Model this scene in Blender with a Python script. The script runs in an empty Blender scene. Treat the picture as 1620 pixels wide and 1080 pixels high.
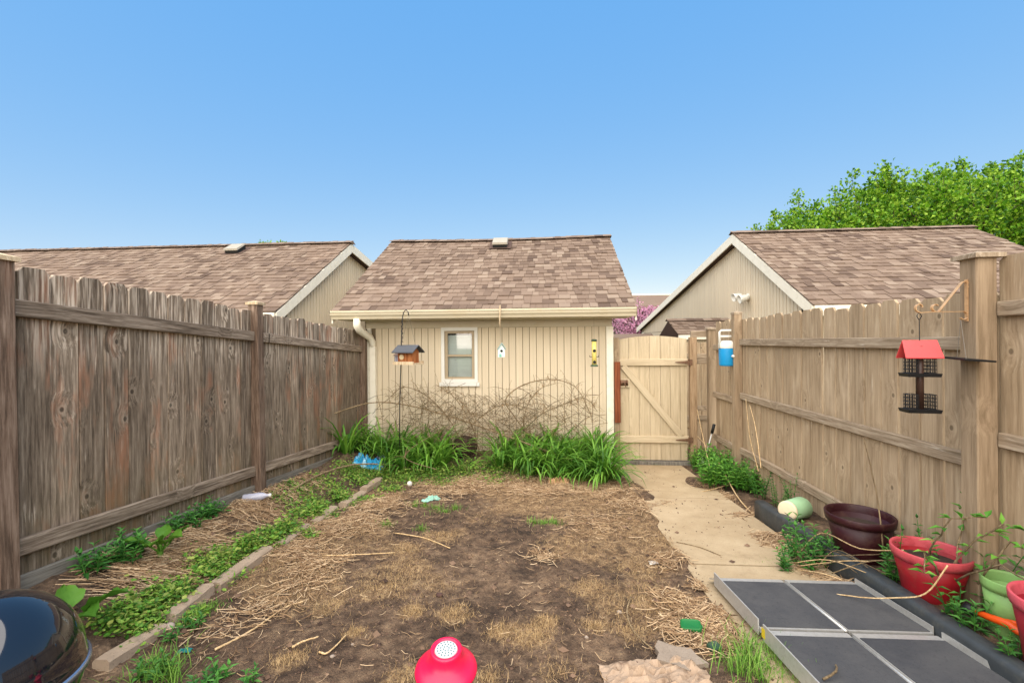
import bpy, math, random
from mathutils import Vector, Matrix, Euler, noise
R = random.Random(7)
rad = math.radians
scene = bpy.context.scene
COL = scene.collection

# ---------------------------------------------------------------- camera, sky, sun
F_PX, TH, CZ, ROLL = 720.0, math.atan(55/720), 1.76, rad(0.45)
cam_d = bpy.data.cameras.new('camera'); cam = bpy.data.objects.new('camera', cam_d); COL.objects.link(cam)
cam_d.sensor_width = 36; cam_d.lens = 16.0; cam_d.clip_start = 0.05; cam_d.clip_end = 2000
cam.matrix_world = Matrix.Translation((0, 0, CZ)) @ Matrix.Rotation(TH, 4, 'Z') @ Matrix.Rotation(rad(90), 4, 'X') @ Matrix.Rotation(-ROLL, 4, 'Z')
scene.camera = cam
SUN_EL, SUN_AZ = rad(50), rad(188)          # azimuth from +Y, clockwise: behind the camera, to its left
w = bpy.data.worlds.new('World'); scene.world = w; w.use_nodes = True
nt = w.node_tree
sky = nt.nodes.new('ShaderNodeTexSky'); sky.sky_type = 'NISHITA'; sky.sun_disc = False
sky.sun_elevation = SUN_EL; sky.sun_rotation = SUN_AZ; sky.altitude = 0; sky.air_density = 1.0; sky.dust_density = 0.3; sky.ozone_density = 1.5
bg = nt.nodes['Background']; bg.inputs['Strength'].default_value = 0.094
ml = nt.nodes.new('ShaderNodeMixRGB'); ml.blend_type = 'MULTIPLY'; ml.inputs[0].default_value = 1; ml.inputs[2].default_value = (0.88, 0.52, 0.11, 1)
ad = nt.nodes.new('ShaderNodeMixRGB'); ad.blend_type = 'ADD'; ad.inputs[0].default_value = 1; ad.inputs[2].default_value = (0.16, 1.78, 4.78, 1)
nt.links.new(sky.outputs[0], ml.inputs[1]); nt.links.new(ml.outputs[0], ad.inputs[1]); nt.links.new(ad.outputs[0], bg.inputs[0])
sd = bpy.data.lights.new('sun', 'SUN'); sd.energy = 4.8; sd.angle = rad(115); sd.color = (1, 0.90, 0.78)
sun = bpy.data.objects.new('sun', sd); COL.objects.link(sun)
sdir = Vector((math.sin(SUN_AZ)*math.cos(SUN_EL), math.cos(SUN_AZ)*math.cos(SUN_EL), math.sin(SUN_EL)))
sun.rotation_euler = sdir.to_track_quat('Z', 'Y').to_euler(); sun.location = (0, -2, 12)
vs = scene.view_settings; vs.view_transform = 'Standard'; vs.look = 'None'; vs.exposure = 0.90; vs.gamma = 1; vs.use_curve_mapping = False

# ---------------------------------------------------------------- geometry of the place
S_, C_ = math.sin(TH), math.cos(TH)
def ray(px, py):
    u = (px-810)/F_PX; v = -(py-540)/F_PX
    u2 = u*math.cos(ROLL)+v*math.sin(ROLL); v2 = -u*math.sin(ROLL)+v*math.cos(ROLL)
    return Vector((-S_+u2*C_, C_+u2*S_, v2))
def on_x(px, py, X):
    d = ray(px, py); t = X/d.x; return Vector((X, d.y*t, CZ+d.z*t))
def on_y(px, py, Y):
    d = ray(px, py); t = Y/d.y; return Vector((d.x*t, Y, CZ+d.z*t))
def sm(t):
    t = max(0., min(1., t)); return t*t*(3-2*t)
def base(y): return 0.065*(6.6-max(-0.5, min(6.6, y)))
def gh(x, y):
    h = base(y)
    fl = sm((6.5-y)/1.0)
    h += fl*(0.05*sm((-2.02-x)/0.10) + 0.17*sm((-2.10-x)/0.55))
    h += sm((4.6-y)/0.4)*0.10*sm((x-1.89)/0.05)
    if 0.0 < y < 6.55: h -= 0.03*sm((x-0.94)/0.03)*sm((1.90-x)/0.03)
    # soil spilt over the walk
    dx, dy = x-0.98, y-5.0
    h += 0.05*math.exp(-(dx*dx/0.05+dy*dy/0.28))
    if .85 < x < 1.2 and y < 6.5: h += .075*max(0, noise.noise((y*2.3, x*3, 2))-.02)*sm((1.14-x)/.2)
    if 1.55 < x < 1.92 and y > 2.9: h += .10*max(0, noise.noise((y*2.1, x*2, 12))+.12)*sm((x-1.5)/.3)
    h += 0.17*sm((y-5.15)/1.0)*sm((0.88-x)/0.16)*sm((9-y)/2)
    return h
def ghn(x, y):
    h = gh(x, y)
    if -2.9 < x < 2.5 and -0.5 < y < 6.9:
        k = 0.25 if (0.93 < x < 1.86) else 1.0
        h += k*(0.018*noise.noise((x*1.7, y*1.7, 3)) + 0.016*noise.noise((x*5, y*5, 0)) + 0.012*noise.noise((x*13, y*13, 5)) + 0.007*noise.noise((x*29, y*29, 9)))
    return h
def G(px, py, dz=0.0):
    d = ray(px, py); t = 1.0
    for _ in range(60):
        p = d*t; f = CZ+p.z-gh(p.x, p.y)-dz
        t += f*0.6/max(0.15, -d.z)*0.6
    p = d*t; return Vector((p.x, p.y, gh(p.x, p.y)))

# ---------------------------------------------------------------- object helpers
MW = {}
def _link(o, parent, mw):
    COL.objects.link(o)
    if parent is not None:
        o.parent = parent; o.matrix_parent_inverse = MW[parent.name].inverted()
    o.matrix_basis = mw; MW[o.name] = mw.copy()
    return o
def mat4(loc=(0, 0, 0), rot=(0, 0, 0), scale=(1, 1, 1)):
    if isinstance(scale, (int, float)): scale = (scale,)*3
    r = rot.to_matrix().to_4x4() if hasattr(rot, 'to_matrix') else (rot if isinstance(rot, Matrix) else Euler(rot).to_matrix().to_4x4())
    return Matrix.Translation(loc) @ r @ Matrix.Diagonal((*scale, 1))
def tag(o, label, cat, group=None):
    o['label'] = label; o['category'] = cat
    if group: o['group'] = group
    return o
def thing(name, label, cat, loc=(0, 0, 0), group=None):
    o = bpy.data.objects.new(name, None); o.empty_display_size = 0.1
    _link(o, None, Matrix.Translation(loc)); return tag(o, label, cat, group)
def obj(name, mesh, mat=None, parent=None, mw=None):
    if mat is not None and not mesh.materials: mesh.materials.append(mat)
    return _link(bpy.data.objects.new(name, mesh), parent, mw if mw is not None else Matrix())
def clone_tree(o, mw, label=None, group=None):
    """copy a thing with its parts and sub-parts to a new place"""
    delta = mw @ MW[o.name].inverted()
    def rec(src, par):
        c = src.copy(); _link(c, par, delta @ MW[src.name])
        for ch in [x for x in KIDS.get(src.name, [])]: 
            k = rec(ch, c); KIDS.setdefault(c.name, []).append(k)
        return c
    r = rec(o, None)
    if label: r['label'] = label
    if group: r['group'] = group
    return r
KIDS = {}
_obj0 = obj
def obj(name, mesh, mat=None, parent=None, mw=None):
    o = _obj0(name, mesh, mat, parent, mw)
    if parent is not None: KIDS.setdefault(parent.name, []).append(o)
    return o

class MB:
    def __init__(s): s.v = []; s.f = []
    def add(s, vs, fs, M=None):
        n = len(s.v)
        s.v += [tuple(M @ Vector(p)) for p in vs] if M is not None else [tuple(p) for p in vs]
        s.f += [tuple(i+n for i in f) for f in fs]; return s
    def box(s, x0, x1, y0, y1, z0, z1, M=None):
        return s.add([(x0,y0,z0),(x1,y0,z0),(x1,y1,z0),(x0,y1,z0),(x0,y0,z1),(x1,y0,z1),(x1,y1,z1),(x0,y1,z1)],
                     [(3,2,1,0),(4,5,6,7),(0,1,5,4),(1,2,6,5),(2,3,7,6),(3,0,4,7)], M)
    def prism(s, poly, a, b, axis='y', M=None):
        """extrude a 2D outline (u,v) along an axis"""
        n = len(poly)
        def P(u, v, t): return (u, t, v) if axis == 'y' else ((t, u, v) if axis == 'x' else (u, v, t))
        vs = [P(u, v, a) for u, v in poly]+[P(u, v, b) for u, v in poly]
        fs = [tuple(range(n)), tuple(range(2*n-1, n-1, -1))]+[(i, i+n, (i+1) % n+n, (i+1) % n) for i in range(n)]
        return s.add(vs, fs, M)
    def tube(s, pts, r, sides=6, cap=True, M=None):
        pts = [Vector(p) for p in pts]; n = len(pts)
        rs = r if isinstance(r, (list, tuple)) else [r]*n
        vs = []; up = None
        for i, p in enumerate(pts):
            d = (pts[min(i+1, n-1)]-pts[max(i-1, 0)])
            if d.length < 1e-9: d = Vector((0, 0, 1))
            d.normalize()
            if up is None:
                up = d.orthogonal().normalized()
            else:
                up = (up-d*up.dot(d))
                up = up.normalized() if up.length > 1e-6 else d.orthogonal().normalized()
            q = d.cross(up)
            for k in range(sides):
                a = 2*math.pi*k/sides; vs.append(p+(up*math.cos(a)+q*math.sin(a))*rs[i])
        fs = [(i*sides+k, i*sides+(k+1) % sides, (i+1)*sides+(k+1) % sides, (i+1)*sides+k) for i in range(n-1) for k in range(sides)]
        if cap: fs += [tuple(range(sides-1, -1, -1)), tuple(range((n-1)*sides, n*sides))]
        return s.add(vs, fs, M)
    def lathe(s, prof, seg=24, M=None, cap=False):
        vs = [(r*math.cos(2*math.pi*k/seg), r*math.sin(2*math.pi*k/seg), z) for r, z in prof for k in range(seg)]
        n = len(prof)
        fs = [(i*seg+k, i*seg+(k+1) % seg, (i+1)*seg+(k+1) % seg, (i+1)*seg+k) for i in range(n-1) for k in range(seg)]
        if cap: fs += [tuple(range(seg-1, -1, -1)), tuple(range((n-1)*seg, n*seg))]
        return s.add(vs, fs, M)
    def mesh(s, name, smooth=False, mat=None):
        m = bpy.data.meshes.new(name); m.from_pydata(s.v, [], s.f); m.update()
        if smooth: m.polygons.foreach_set('use_smooth', [True]*len(m.polygons))
        if mat: m.materials.append(mat)
        return m
def board_mesh(name, w, t, L, ear=0.0, ch=0.004):
    """board along local z, chamfered long edges, optional dog ears at the top"""
    b = MB(); w2, t2 = w/2, t/2
    def ring(z, ww): return [(-ww+ch,-t2,z),(ww-ch,-t2,z),(ww,-t2+ch,z),(ww,t2-ch,z),(ww-ch,t2,z),(-ww+ch,t2,z),(-ww,t2-ch,z),(-ww,-t2+ch,z)]
    zs = [(0, w2), (L, w2)] if not ear else [(0, w2), (L-ear, w2), (L, w2-ear*0.9)]
    vs = []; 
    for z, ww in zs: vs += ring(z, ww)
    fs = [(7,6,5,4,3,2,1,0)]
    for i in range(len(zs)-1): fs += [(i*8+k, i*8+(k+1)%8, i*8+8+(k+1)%8, i*8+8+k) for k in range(8)]
    n = (len(zs)-1)*8; fs.append(tuple(range(n, n+8)))
    b.add(vs, fs); return b.mesh(name)
def along(p, q, roll=0.0):
    """matrix taking local z onto p->q (local x kept as level as possible)"""
    p, q = Vector(p), Vector(q); z = (q-p).normalized()
    x = Vector((0, 0, 1)).cross(z)
    if x.length < 1e-5: x = Vector((1, 0, 0))
    x.normalize(); y = z.cross(x)
    m = Matrix((x, y, z)).transposed().to_4x4()
    return Matrix.Translation(p) @ m @ Matrix.Rotation(roll, 4, 'Z')

# ---------------------------------------------------------------- materials
class NT:
    def __init__(s, name):
        s.m = bpy.data.materials.new(name); s.m.use_nodes = True; s.t = s.m.node_tree
        s.b = s.t.nodes['Principled BSDF']
    def n(s, ty, **k):
        o = s.t.nodes.new('ShaderNode'+ty)
        for a, v in k.items():
            if a.startswith('i_'):
                key = a[2:]; key = int(key) if key.isdigit() else key
                s.set(o.inputs[key], v)
            else: setattr(o, a, v)
        return o
    def set(s, inp, v):
        if isinstance(v, bpy.types.NodeSocket): s.t.links.new(v, inp)
        elif isinstance(v, bpy.types.Node): s.t.links.new(v.outputs[0], inp)
        else: inp.default_value = v
    def math(s, op, a, b=0.0, clamp=False):
        o = s.n('Math', operation=op, use_clamp=clamp); s.set(o.inputs[0], a); s.set(o.inputs[1], b); return o.outputs[0]
    def vmul(s, v, sc):
        o = s.n('VectorMath', operation='MULTIPLY'); s.set(o.inputs[0], v); s.set(o.inputs[1], sc); return o.outputs[0]
    def vadd(s, v, sc):
        o = s.n('VectorMath', operation='ADD'); s.set(o.inputs[0], v); s.set(o.inputs[1], sc); return o.outputs[0]
    def noise(s, v, scale, detail=4, rough=0.55, dist=0.0):
        o = s.n('TexNoise'); s.set(o.inputs['Vector'], v); o.inputs['Scale'].default_value = scale; o.inputs['Detail'].default_value = detail
        o.inputs['Roughness'].default_value = rough; o.inputs['Distortion'].default_value = dist; return o.outputs['Fac']
    def ramp(s, f, *stops):
        o = s.n('ValToRGB'); s.set(o.inputs[0], f); e = o.color_ramp.elements
        while len(e) < len(stops): e.new(0.5)
        for el, (p, c) in zip(e, stops):
            el.position = p; el.color = (c, c, c, 1) if isinstance(c, (int, float)) else (*c, 1)
        return o.outputs[0]
    def mix(s, f, a, b, mode='MIX'):
        o = s.n('MixRGB', blend_type=mode); s.set(o.inputs[0], f)
        for i, v in ((1, a), (2, b)): s.set(o.inputs[i], (*v, 1) if isinstance(v, tuple) and len(v) == 3 else v)
        return o.outputs[0]
    def bump(s, h, st=0.4, dist=0.01):
        o = s.n('Bump'); s.set(o.inputs['Height'], h); o.inputs['Strength'].default_value = st; o.inputs['Distance'].default_value = dist
        s.t.links.new(o.outputs[0], s.b.inputs['Normal'])
    def out(s, col, rough=0.7, metal=0.0, spec=0.3):
        s.set(s.b.inputs['Base Color'], (*col, 1) if isinstance(col, tuple) else col)
        s.set(s.b.inputs['Roughness'], rough); s.b.inputs['Metallic'].default_value = metal
        s.b.inputs['Specular IOR Level'].default_value = spec
        return s.m
    def objco(s): return s.n('TexCoord').outputs['Object']
    def rnd(s): return s.n('ObjectInfo').outputs['Random']
    def isl(s): return s.n('NewGeometry').outputs['Random Per Island']

def rgb(r, g, b):
    """display colour (0-255) to linear"""
    f = lambda c: (c/255/12.92) if c/255 <= 0.04045 else ((c/255+0.055)/1.055)**2.4
    return (f(r), f(g), f(b))

def wood_mat(name, dark, mid, light, patch=None, streak=None, streak_amt=0.3, knots=True, topwear=None, rough=0.85, var=0.35, algae=False, grain=1.0, patch_lo=0.58):
    t = NT(name); rnd = t.rnd(); co = t.objco()
    off = t.n('CombineXYZ'); t.set(off.inputs[0], t.math('MULTIPLY', rnd, 31.0)); t.set(off.inputs[1], t.math('MULTIPLY', rnd, 17.0)); t.set(off.inputs[2], t.math('MULTIPLY', rnd, 53.0))
    v = t.vadd(co, off)
    # knots bend the grain
    sv = t.n('SeparateXYZ'); t.set(sv.inputs[0], v); kv = t.n('CombineXYZ'); t.set(kv.inputs[0], sv.outputs[0]); t.set(kv.inputs[1], t.math('MULTIPLY', sv.outputs[2], 0.8))
    vo = t.n('TexVoronoi', voronoi_dimensions='2D'); t.set(vo.inputs['Vector'], kv.outputs[0]); vo.inputs['Scale'].default_value = 2.5; vo.inputs['Randomness'].default_value = 1.0
    kd = vo.outputs['Distance']
    bend = t.math('MULTIPLY', t.ramp(kd, (0.0, 1.0), (0.22, 0.0)), 0.035)
    cx = t.n('CombineXYZ'); t.set(cx.inputs[0], bend); t.set(cx.inputs[1], bend)
    gv = t.vadd(v, cx)
    fine = t.noise(t.vmul(gv, (1, 1, 0.05)), 80*grain, 8, 0.72)
    broad = t.noise(t.vmul(gv, (1, 1, 0.10)), 26*grain, 5, 0.6, 0.6)
    big = t.noise(t.vmul(gv, (1, 1, 0.35)), 4.5, 4, 0.6)
    col = t.ramp(t.math('ADD', t.math('MULTIPLY', fine, 0.65), t.math('MULTIPLY', broad, 0.35)), (0.39, dark), (0.5, mid), (0.61, light))
    if patch:
        col = t.mix(t.math('MULTIPLY', t.ramp(t.math('ADD', t.math('MULTIPLY', big, 0.7), t.math('MULTIPLY', broad, 0.3)), (patch_lo, 0.0), (patch_lo+0.12, 1.0)), 0.75), col, patch)
    z = t.n('SeparateXYZ'); t.set(z.inputs[0], co)
    if topwear:
        tw = t.math('MULTIPLY', t.ramp(z.outputs['Z'], (0.0, 0.0), (1.0, 1.0)), 1.0)
        mr = t.n('MapRange', interpolation_type='SMOOTHSTEP'); t.set(mr.inputs[0], z.outputs['Z']); mr.inputs[1].default_value = topwear; mr.inputs[2].default_value = topwear+0.35
        st = t.noise(t.vmul(gv, (1, 1, 0.05)), 60, 4, 0.6)
        amt = t.math('MULTIPLY', t.ramp(st, (0.47, 0.0), (0.62, 1.0)), mr.outputs[0])
        col = t.mix(t.math('MULTIPLY', amt, 0.75), col, streak)
    if streak and streak_amt:
        st2 = t.noise(t.vmul(gv, (1, 1, 0.06)), 70, 5, 0.7)
        s3 = t.noise(v, 5, 3)
        am = t.math('MULTIPLY', t.ramp(st2, (0.56, 0.0), (0.68, 1.0)), t.ramp(s3, (0.45, 0.0), (0.65, 1.0)))
        col = t.mix(t.math('MULTIPLY', am, streak_amt), col, streak)
    if knots:
        kr = t.ramp(kd, (0.0, 1.0), (0.022, 1.0), (0.034, 0.0))
        col = t.mix(t.math('MULTIPLY', kr, 0.75), col, tuple(c*0.45 for c in dark))
        kr2 = t.ramp(kd, (0.03, 0.0), (0.042, 1.0), (0.064, 0.0))
        col = t.mix(t.math('MULTIPLY', kr2, 0.5), col, light)
    if algae:
        mr = t.n('MapRange', interpolation_type='SMOOTHSTEP'); t.set(mr.inputs[0], z.outputs['Z']); mr.inputs[1].default_value = 0.75; mr.inputs[2].default_value = 0.1
        am = t.math('MULTIPLY', mr.outputs[0], t.ramp(big, (0.4, 0.0), (0.65, 0.6)))
        col = t.mix(am, col, rgb(96, 88, 58))
    vv = t.math('ADD', 1.0-var/2, t.math('MULTIPLY', t.math('FRACT', t.math('MULTIPLY', rnd, 7.31)), var))
    cv = t.n('CombineXYZ'); [t.set(cv.inputs[i], vv) for i in range(3)]
    col = t.mix(1.0, col, cv.outputs[0], 'MULTIPLY')
    t.bump(t.math('ADD', t.math('MULTIPLY', fine, 0.6), t.math('MULTIPLY', broad, 0.6)), 0.5, 0.006)
    return t.out(col, rough, 0, 0.2)

M = {}
M['oldwood'] = wood_mat('weathered_brown_wood', rgb(80, 68, 56), rgb(122, 106, 89), rgb(158, 141, 121), patch=rgb(158, 108, 80), streak=rgb(214, 196, 174), streak_amt=0.8, topwear=1.05, algae=True, patch_lo=0.53, var=0.5)
M['oldrail'] = wood_mat('weathered_rail_wood', rgb(78, 66, 54), rgb(124, 108, 92), rgb(160, 144, 126), patch=rgb(118, 98, 78), streak=rgb(205, 190, 170), streak_amt=0.6)
M['oldpost'] = wood_mat('weathered_post_wood', rgb(74, 59, 48), rgb(114, 93, 77), rgb(144, 123, 106), patch=rgb(110, 74, 54), streak=rgb(196, 172, 150), streak_amt=0.4, topwear=1.5)
M['tanwood'] = wood_mat('tan_stained_wood', rgb(136, 116, 91), rgb(157, 136, 109), rgb(174, 153, 125), patch=rgb(184, 164, 137), streak=rgb(208, 192, 168), streak_amt=0.5, knots=True, var=0.18, grain=0.6, patch_lo=0.55)
M['tanrail'] = wood_mat('peeling_tan_wood', rgb(118, 101, 80), rgb(146, 128, 106), rgb(172, 155, 132), patch=rgb(176, 160, 140), streak=rgb(222, 210, 192), streak_amt=0.7, knots=False, var=0.12)
M['tanpost'] = wood_mat('tan_post_wood', rgb(126, 107, 83), rgb(148, 127, 102), rgb(165, 144, 117), patch=rgb(134, 113, 88), streak=rgb(196, 174, 146), streak_amt=0.3, knots=False, var=0.08, grain=0.5)
M['capwood'] = wood_mat('pale_cap_wood', rgb(150, 128, 98), rgb(188, 166, 134), rgb(208, 188, 158), streak=rgb(225, 210, 184), streak_amt=0.4, knots=False)
M['gatewood'] = wood_mat('cream_painted_wood', rgb(176, 158, 128), rgb(192, 174, 143), rgb(202, 185, 154), streak=rgb(212, 197, 170), streak_amt=0.25, knots=False, var=0.10, rough=0.6, grain=0.5)
M['redwood'] = wood_mat('bare_red_wood', rgb(92, 46, 28), rgb(124, 68, 42), rgb(148, 90, 58), knots=False, var=0.0, grain=0.7)
M['hingepost'] = wood_mat('stained_hinge_post', rgb(120, 96, 70), rgb(158, 132, 102), rgb(176, 150, 120), patch=rgb(120, 62, 42), streak=rgb(196, 172, 142), streak_amt=0.3, knots=False, var=0.0, patch_lo=0.6)
M['greywood'] = wood_mat('grey_kickboard', rgb(84, 80, 72), rgb(116, 110, 100), rgb(142, 136, 124), knots=False)
M['twig'] = wood_mat('dry_twig', rgb(82, 68, 49), rgb(120, 102, 76), rgb(156, 136, 104), knots=False, var=0.5)
M['stalk'] = wood_mat('straw_stalk', rgb(158, 128, 88), rgb(194, 164, 120), rgb(220, 194, 152), knots=False, var=0.3)
M['bark'] = wood_mat('tree_bark', rgb(50, 40, 32), rgb(82, 68, 56), rgb(112, 98, 84), knots=False)

def paint(name, col, rough=0.6, nscale=6, amt=0.06, metal=0.0, spec=0.3, dirt=None, bump=0.0, stretch=(1, 1, 1)):
    t = NT(name); co = t.vmul(t.objco(), stretch); nz = t.noise(co, nscale, 6, 0.65)
    c = t.mix(t.ramp(nz, (0.3, 0.0), (0.7, 1.0)), tuple(max(0, x*(1-amt)) for x in col), tuple(min(1, x*(1+amt)) for x in col))
    if dirt:
        d = t.noise(t.objco(), nscale*2.3, 6, 0.7)
        c = t.mix(t.math('MULTIPLY', t.ramp(d, (0.5, 0.0), (0.72, 1.0)), 0.6), c, dirt)
    if bump: t.bump(t.noise(co, nscale*8, 5, 0.6), bump, 0.004)
    rr = t.math('ADD', rough-0.08, t.math('MULTIPLY', t.noise(t.objco(), nscale*3, 4), 0.16))
    return t.out(c, rr, metal, spec)
def siding_mat(name, col):
    t = NT(name); rnd = t.rnd(); co = t.vadd(t.objco(), rnd)
    g = t.noise(t.vmul(co, (1, 1, 0.03)), 60, 5, 0.6); b = t.noise(t.vmul(co, (1, 1, 0.3)), 3, 4)
    c = t.mix(t.ramp(g, (0.3, 0.0), (0.7, 1.0)), tuple(x*0.93 for x in col), tuple(x*1.05 for x in col))
    c = t.mix(t.math('MULTIPLY', t.ramp(b, (0.5, 0.0), (0.75, 1.0)), 0.35), c, tuple(x*y for x, y in zip(col, (0.86, 0.84, 0.80))))
    vv = t.math('ADD', 0.96, t.math('MULTIPLY', rnd, 0.07)); cv = t.n('CombineXYZ'); [t.set(cv.inputs[i], vv) for i in range(3)]
    c = t.mix(1.0, c, cv.outputs[0], 'MULTIPLY'); t.bump(g, 0.35, 0.004)
    return t.out(c, 0.7, 0, 0.25)
M['siding'] = siding_mat('cream_siding', rgb(208, 192, 164))
M['siding2'] = siding_mat('brightened_cream_siding', rgb(216, 200, 172))  # front wall's cream, lightened in colour because side gables catch less light
M['groove'] = paint('siding_backing', rgb(122, 106, 82), 0.85)
M['trim'] = paint('off_white_trim', rgb(232, 224, 204), 0.5, 5, 0.04, dirt=rgb(205, 194, 168))
M['white'] = paint('white_paint', rgb(218, 215, 204), 0.45, 8, 0.03)
M['gutter'] = paint('cream_gutter', rgb(192, 180, 154), 0.4, 3, 0.05, dirt=rgb(184, 166, 130), stretch=(0.3, 1, 3))
M['glass'] = None
def glass_mat():
    t = NT('window_glass'); tr = t.n('BsdfTransparent'); tr.inputs[0].default_value = (.9, .93, .92, 1)
    gl = t.n('BsdfGlossy'); gl.inputs['Roughness'].default_value = .04; fr_ = t.n('Fresnel'); fr_.inputs[0].default_value = 1.5
    mx = t.n('MixShader'); t.set(mx.inputs[0], t.math('ADD', fr_.outputs[0], .04)); t.t.links.new(tr.outputs[0], mx.inputs[1]); t.t.links.new(gl.outputs[0], mx.inputs[2])
    t.t.links.new(mx.outputs[0], t.t.nodes['Material Output'].inputs[0]); return t.m
M['glass'] = glass_mat()
M['blind'] = paint('white_blinds', rgb(238, 238, 232), 0.6)
M['dark'] = paint('dark_interior', rgb(40, 40, 38), 0.8)
M['black'] = paint('black_plastic', rgb(26, 26, 27), 0.45, 20, 0.3)
M['blackmetal'] = paint('black_metal', rgb(34, 31, 29), 0.5, 30, 0.3, spec=0.5)
M['rust'] = paint('rusty_metal', rgb(118, 92, 72), 0.6, 40, 0.4, metal=0.4, dirt=rgb(150, 84, 50))
M['goldmetal'] = paint('cream_iron', rgb(206, 166, 122), 0.45, 20, 0.15, metal=0.3, dirt=rgb(150, 104, 70))
M['steel'] = paint('aluminium', rgb(190, 188, 182), 0.4, 30, 0.08, metal=0.5, dirt=rgb(160, 154, 142))
M['wire'] = paint('thin_wire', rgb(120, 112, 100), 0.5)

def shingle_mat():
    t = NT('brown_shingle'); r = t.math('FRACT', t.math('ADD', t.math('MULTIPLY', t.rnd(), 5.7), t.math('MULTIPLY', t.isl(), 3.3)))
    c = t.ramp(r, (0.0, rgb(86, 72, 62)), (0.18, rgb(108, 92, 79)), (0.4, rgb(119, 102, 88)), (0.8, rgb(130, 113, 98)), (1.0, rgb(144, 128, 112)))
    geo = t.n('NewGeometry').outputs['Position']
    sp = t.noise(geo, 160, 3, 0.8); c = t.mix(t.ramp(sp, (0.35, 0.35), (0.65, 0.0)), c, rgb(96, 76, 66))
    bl = t.noise(geo, 1.1, 4); c = t.mix(t.ramp(bl, (0.45, 0.0), (0.8, 0.3)), c, rgb(150, 128, 110))
    t.bump(sp, 0.5, 0.004)
    return t.out(c, 0.95, 0, 0.1)
M['shingle'] = shingle_mat()
M['roofdeck'] = paint('roof_deck', rgb(84, 66, 57), 0.9)

def ground_mat():
    t = NT('yard_soil'); pos = t.n('NewGeometry').outputs['Position']
    at = t.n('Attribute', attribute_name='dry').outputs['Fac']; ag = t.n('Attribute', attribute_name='green').outputs['Fac']
    n1 = t.noise(pos, 2.2, 6, 0.65); n2 = t.noise(pos, 14, 6, 0.7); n3 = t.noise(pos, 75, 4, 0.7); n4 = t.noise(pos, 5, 6, 0.7, 0.8)
    soil = t.ramp(t.math('ADD', t.math('MULTIPLY', n1, 0.45), t.math('MULTIPLY', n2, 0.55)), (0.38, rgb(62, 48, 37)), (0.47, rgb(98, 78, 61)), (0.54, rgb(126, 102, 80)), (0.64, rgb(164, 136, 106)))
    dry = t.ramp(t.math('ADD', t.math('MULTIPLY', n2, 0.5), t.math('MULTIPLY', n3, 0.5)), (0.40, rgb(96, 74, 54)), (0.5, rgb(150, 120, 86)), (0.60, rgb(200, 168, 124)))
    m = t.ramp(t.math('ADD', at, t.math('MULTIPLY', t.math('SUBTRACT', n4, 0.5), 1.5)), (0.38, 0.0), (0.62, 1.0))
    c = t.mix(t.math('MULTIPLY', m, 0.85), soil, dry)
    c = t.mix(t.ramp(t.noise(pos, 3.3, 7, 0.75, 0.6), (0.52, 0.0), (0.66, 0.65)), c, rgb(60, 48, 40))
    g = t.ramp(t.math('ADD', ag, t.math('MULTIPLY', t.math('SUBTRACT', n2, 0.5), 0.8)), (0.4, 0.0), (0.7, 1.0))
    c = t.mix(t.math('MULTIPLY', g, 0.6), c, rgb(92, 112, 44))
    sp = t.noise(pos, 130, 3, 0.8); c = t.mix(t.ramp(sp, (0.34, 0.6), (0.45, 0.0)), c, rgb(46, 36, 30))
    c = t.mix(t.ramp(t.noise(pos, 170, 2, 0.6), (0.66, 0.0), (0.74, 0.7)), c, rgb(186, 164, 132))
    t.bump(t.math('ADD', t.math('MULTIPLY', n2, 0.7), t.math('MULTIPLY', n3, 0.6)), 1.0, 0.05)
    return t.out(c, t.ramp(n1, (0.3, 0.72), (0.6, 0.95)), 0, 0.25)
M['ground'] = ground_mat()
def concrete_mat(name, a, b, spot):
    t = NT(name); pos = t.n('NewGeometry').outputs['Position']
    n1 = t.noise(pos, 3, 6, 0.7); n2 = t.noise(pos, 90, 3, 0.8)
    c = t.mix(t.ramp(n1, (0.3, 0.0), (0.7, 1.0)), a, b)
    c = t.mix(t.ramp(n2, (0.32, 0.55), (0.42, 0.0)), c, spot)
    c = t.mix(t.ramp(t.noise(pos, 7, 6, 0.75), (0.55, 0.0), (0.72, 0.5)), c, tuple(x*0.72 for x in a))
    t.bump(n2, 0.5, 0.006); return t.out(c, 0.9, 0, 0.15)
M['concrete'] = concrete_mat('tan_concrete', rgb(160, 139, 108), rgb(182, 162, 131), rgb(124, 103, 76))
M['edging'] = concrete_mat('edging_concrete', rgb(146, 128, 108), rgb(172, 152, 130), rgb(104, 90, 74))

def leaf_mat(name, *cols, rough=0.55, trans=0.25):
    t = NT(name); r = t.math('FRACT', t.math('ADD', t.isl(), t.rnd()))
    n = len(cols); c = t.ramp(r, *[(i/max(1, n-1), col) for i, col in enumerate(cols)])
    t.b.inputs['Transmission Weight'].default_value = 0.0
    t.out(c, rough, 0, 0.35)
    tr = t.n('BsdfTranslucent'); t.set(tr.inputs[0], c); mx = t.n('MixShader'); mx.inputs[0].default_value = trans
    t.t.links.new(t.b.outputs[0], mx.inputs[1]); t.t.links.new(tr.outputs[0], mx.inputs[2])
    t.t.links.new(mx.outputs[0], t.t.nodes['Material Output'].inputs[0]); return t.m
M['lily'] = leaf_mat('daylily_leaf', rgb(54, 98, 26), rgb(82, 132, 36), rgb(116, 160, 54), rgb(68, 114, 30))
M['cover'] = leaf_mat('groundcover_leaf', rgb(50, 92, 24), rgb(74, 124, 34), rgb(106, 154, 50), rgb(138, 170, 66), rgb(160, 168, 84), rgb(66, 112, 30))
M['mint'] = leaf_mat('mint_leaf', rgb(60, 112, 32), rgb(92, 150, 46), rgb(128, 178, 70))
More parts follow.
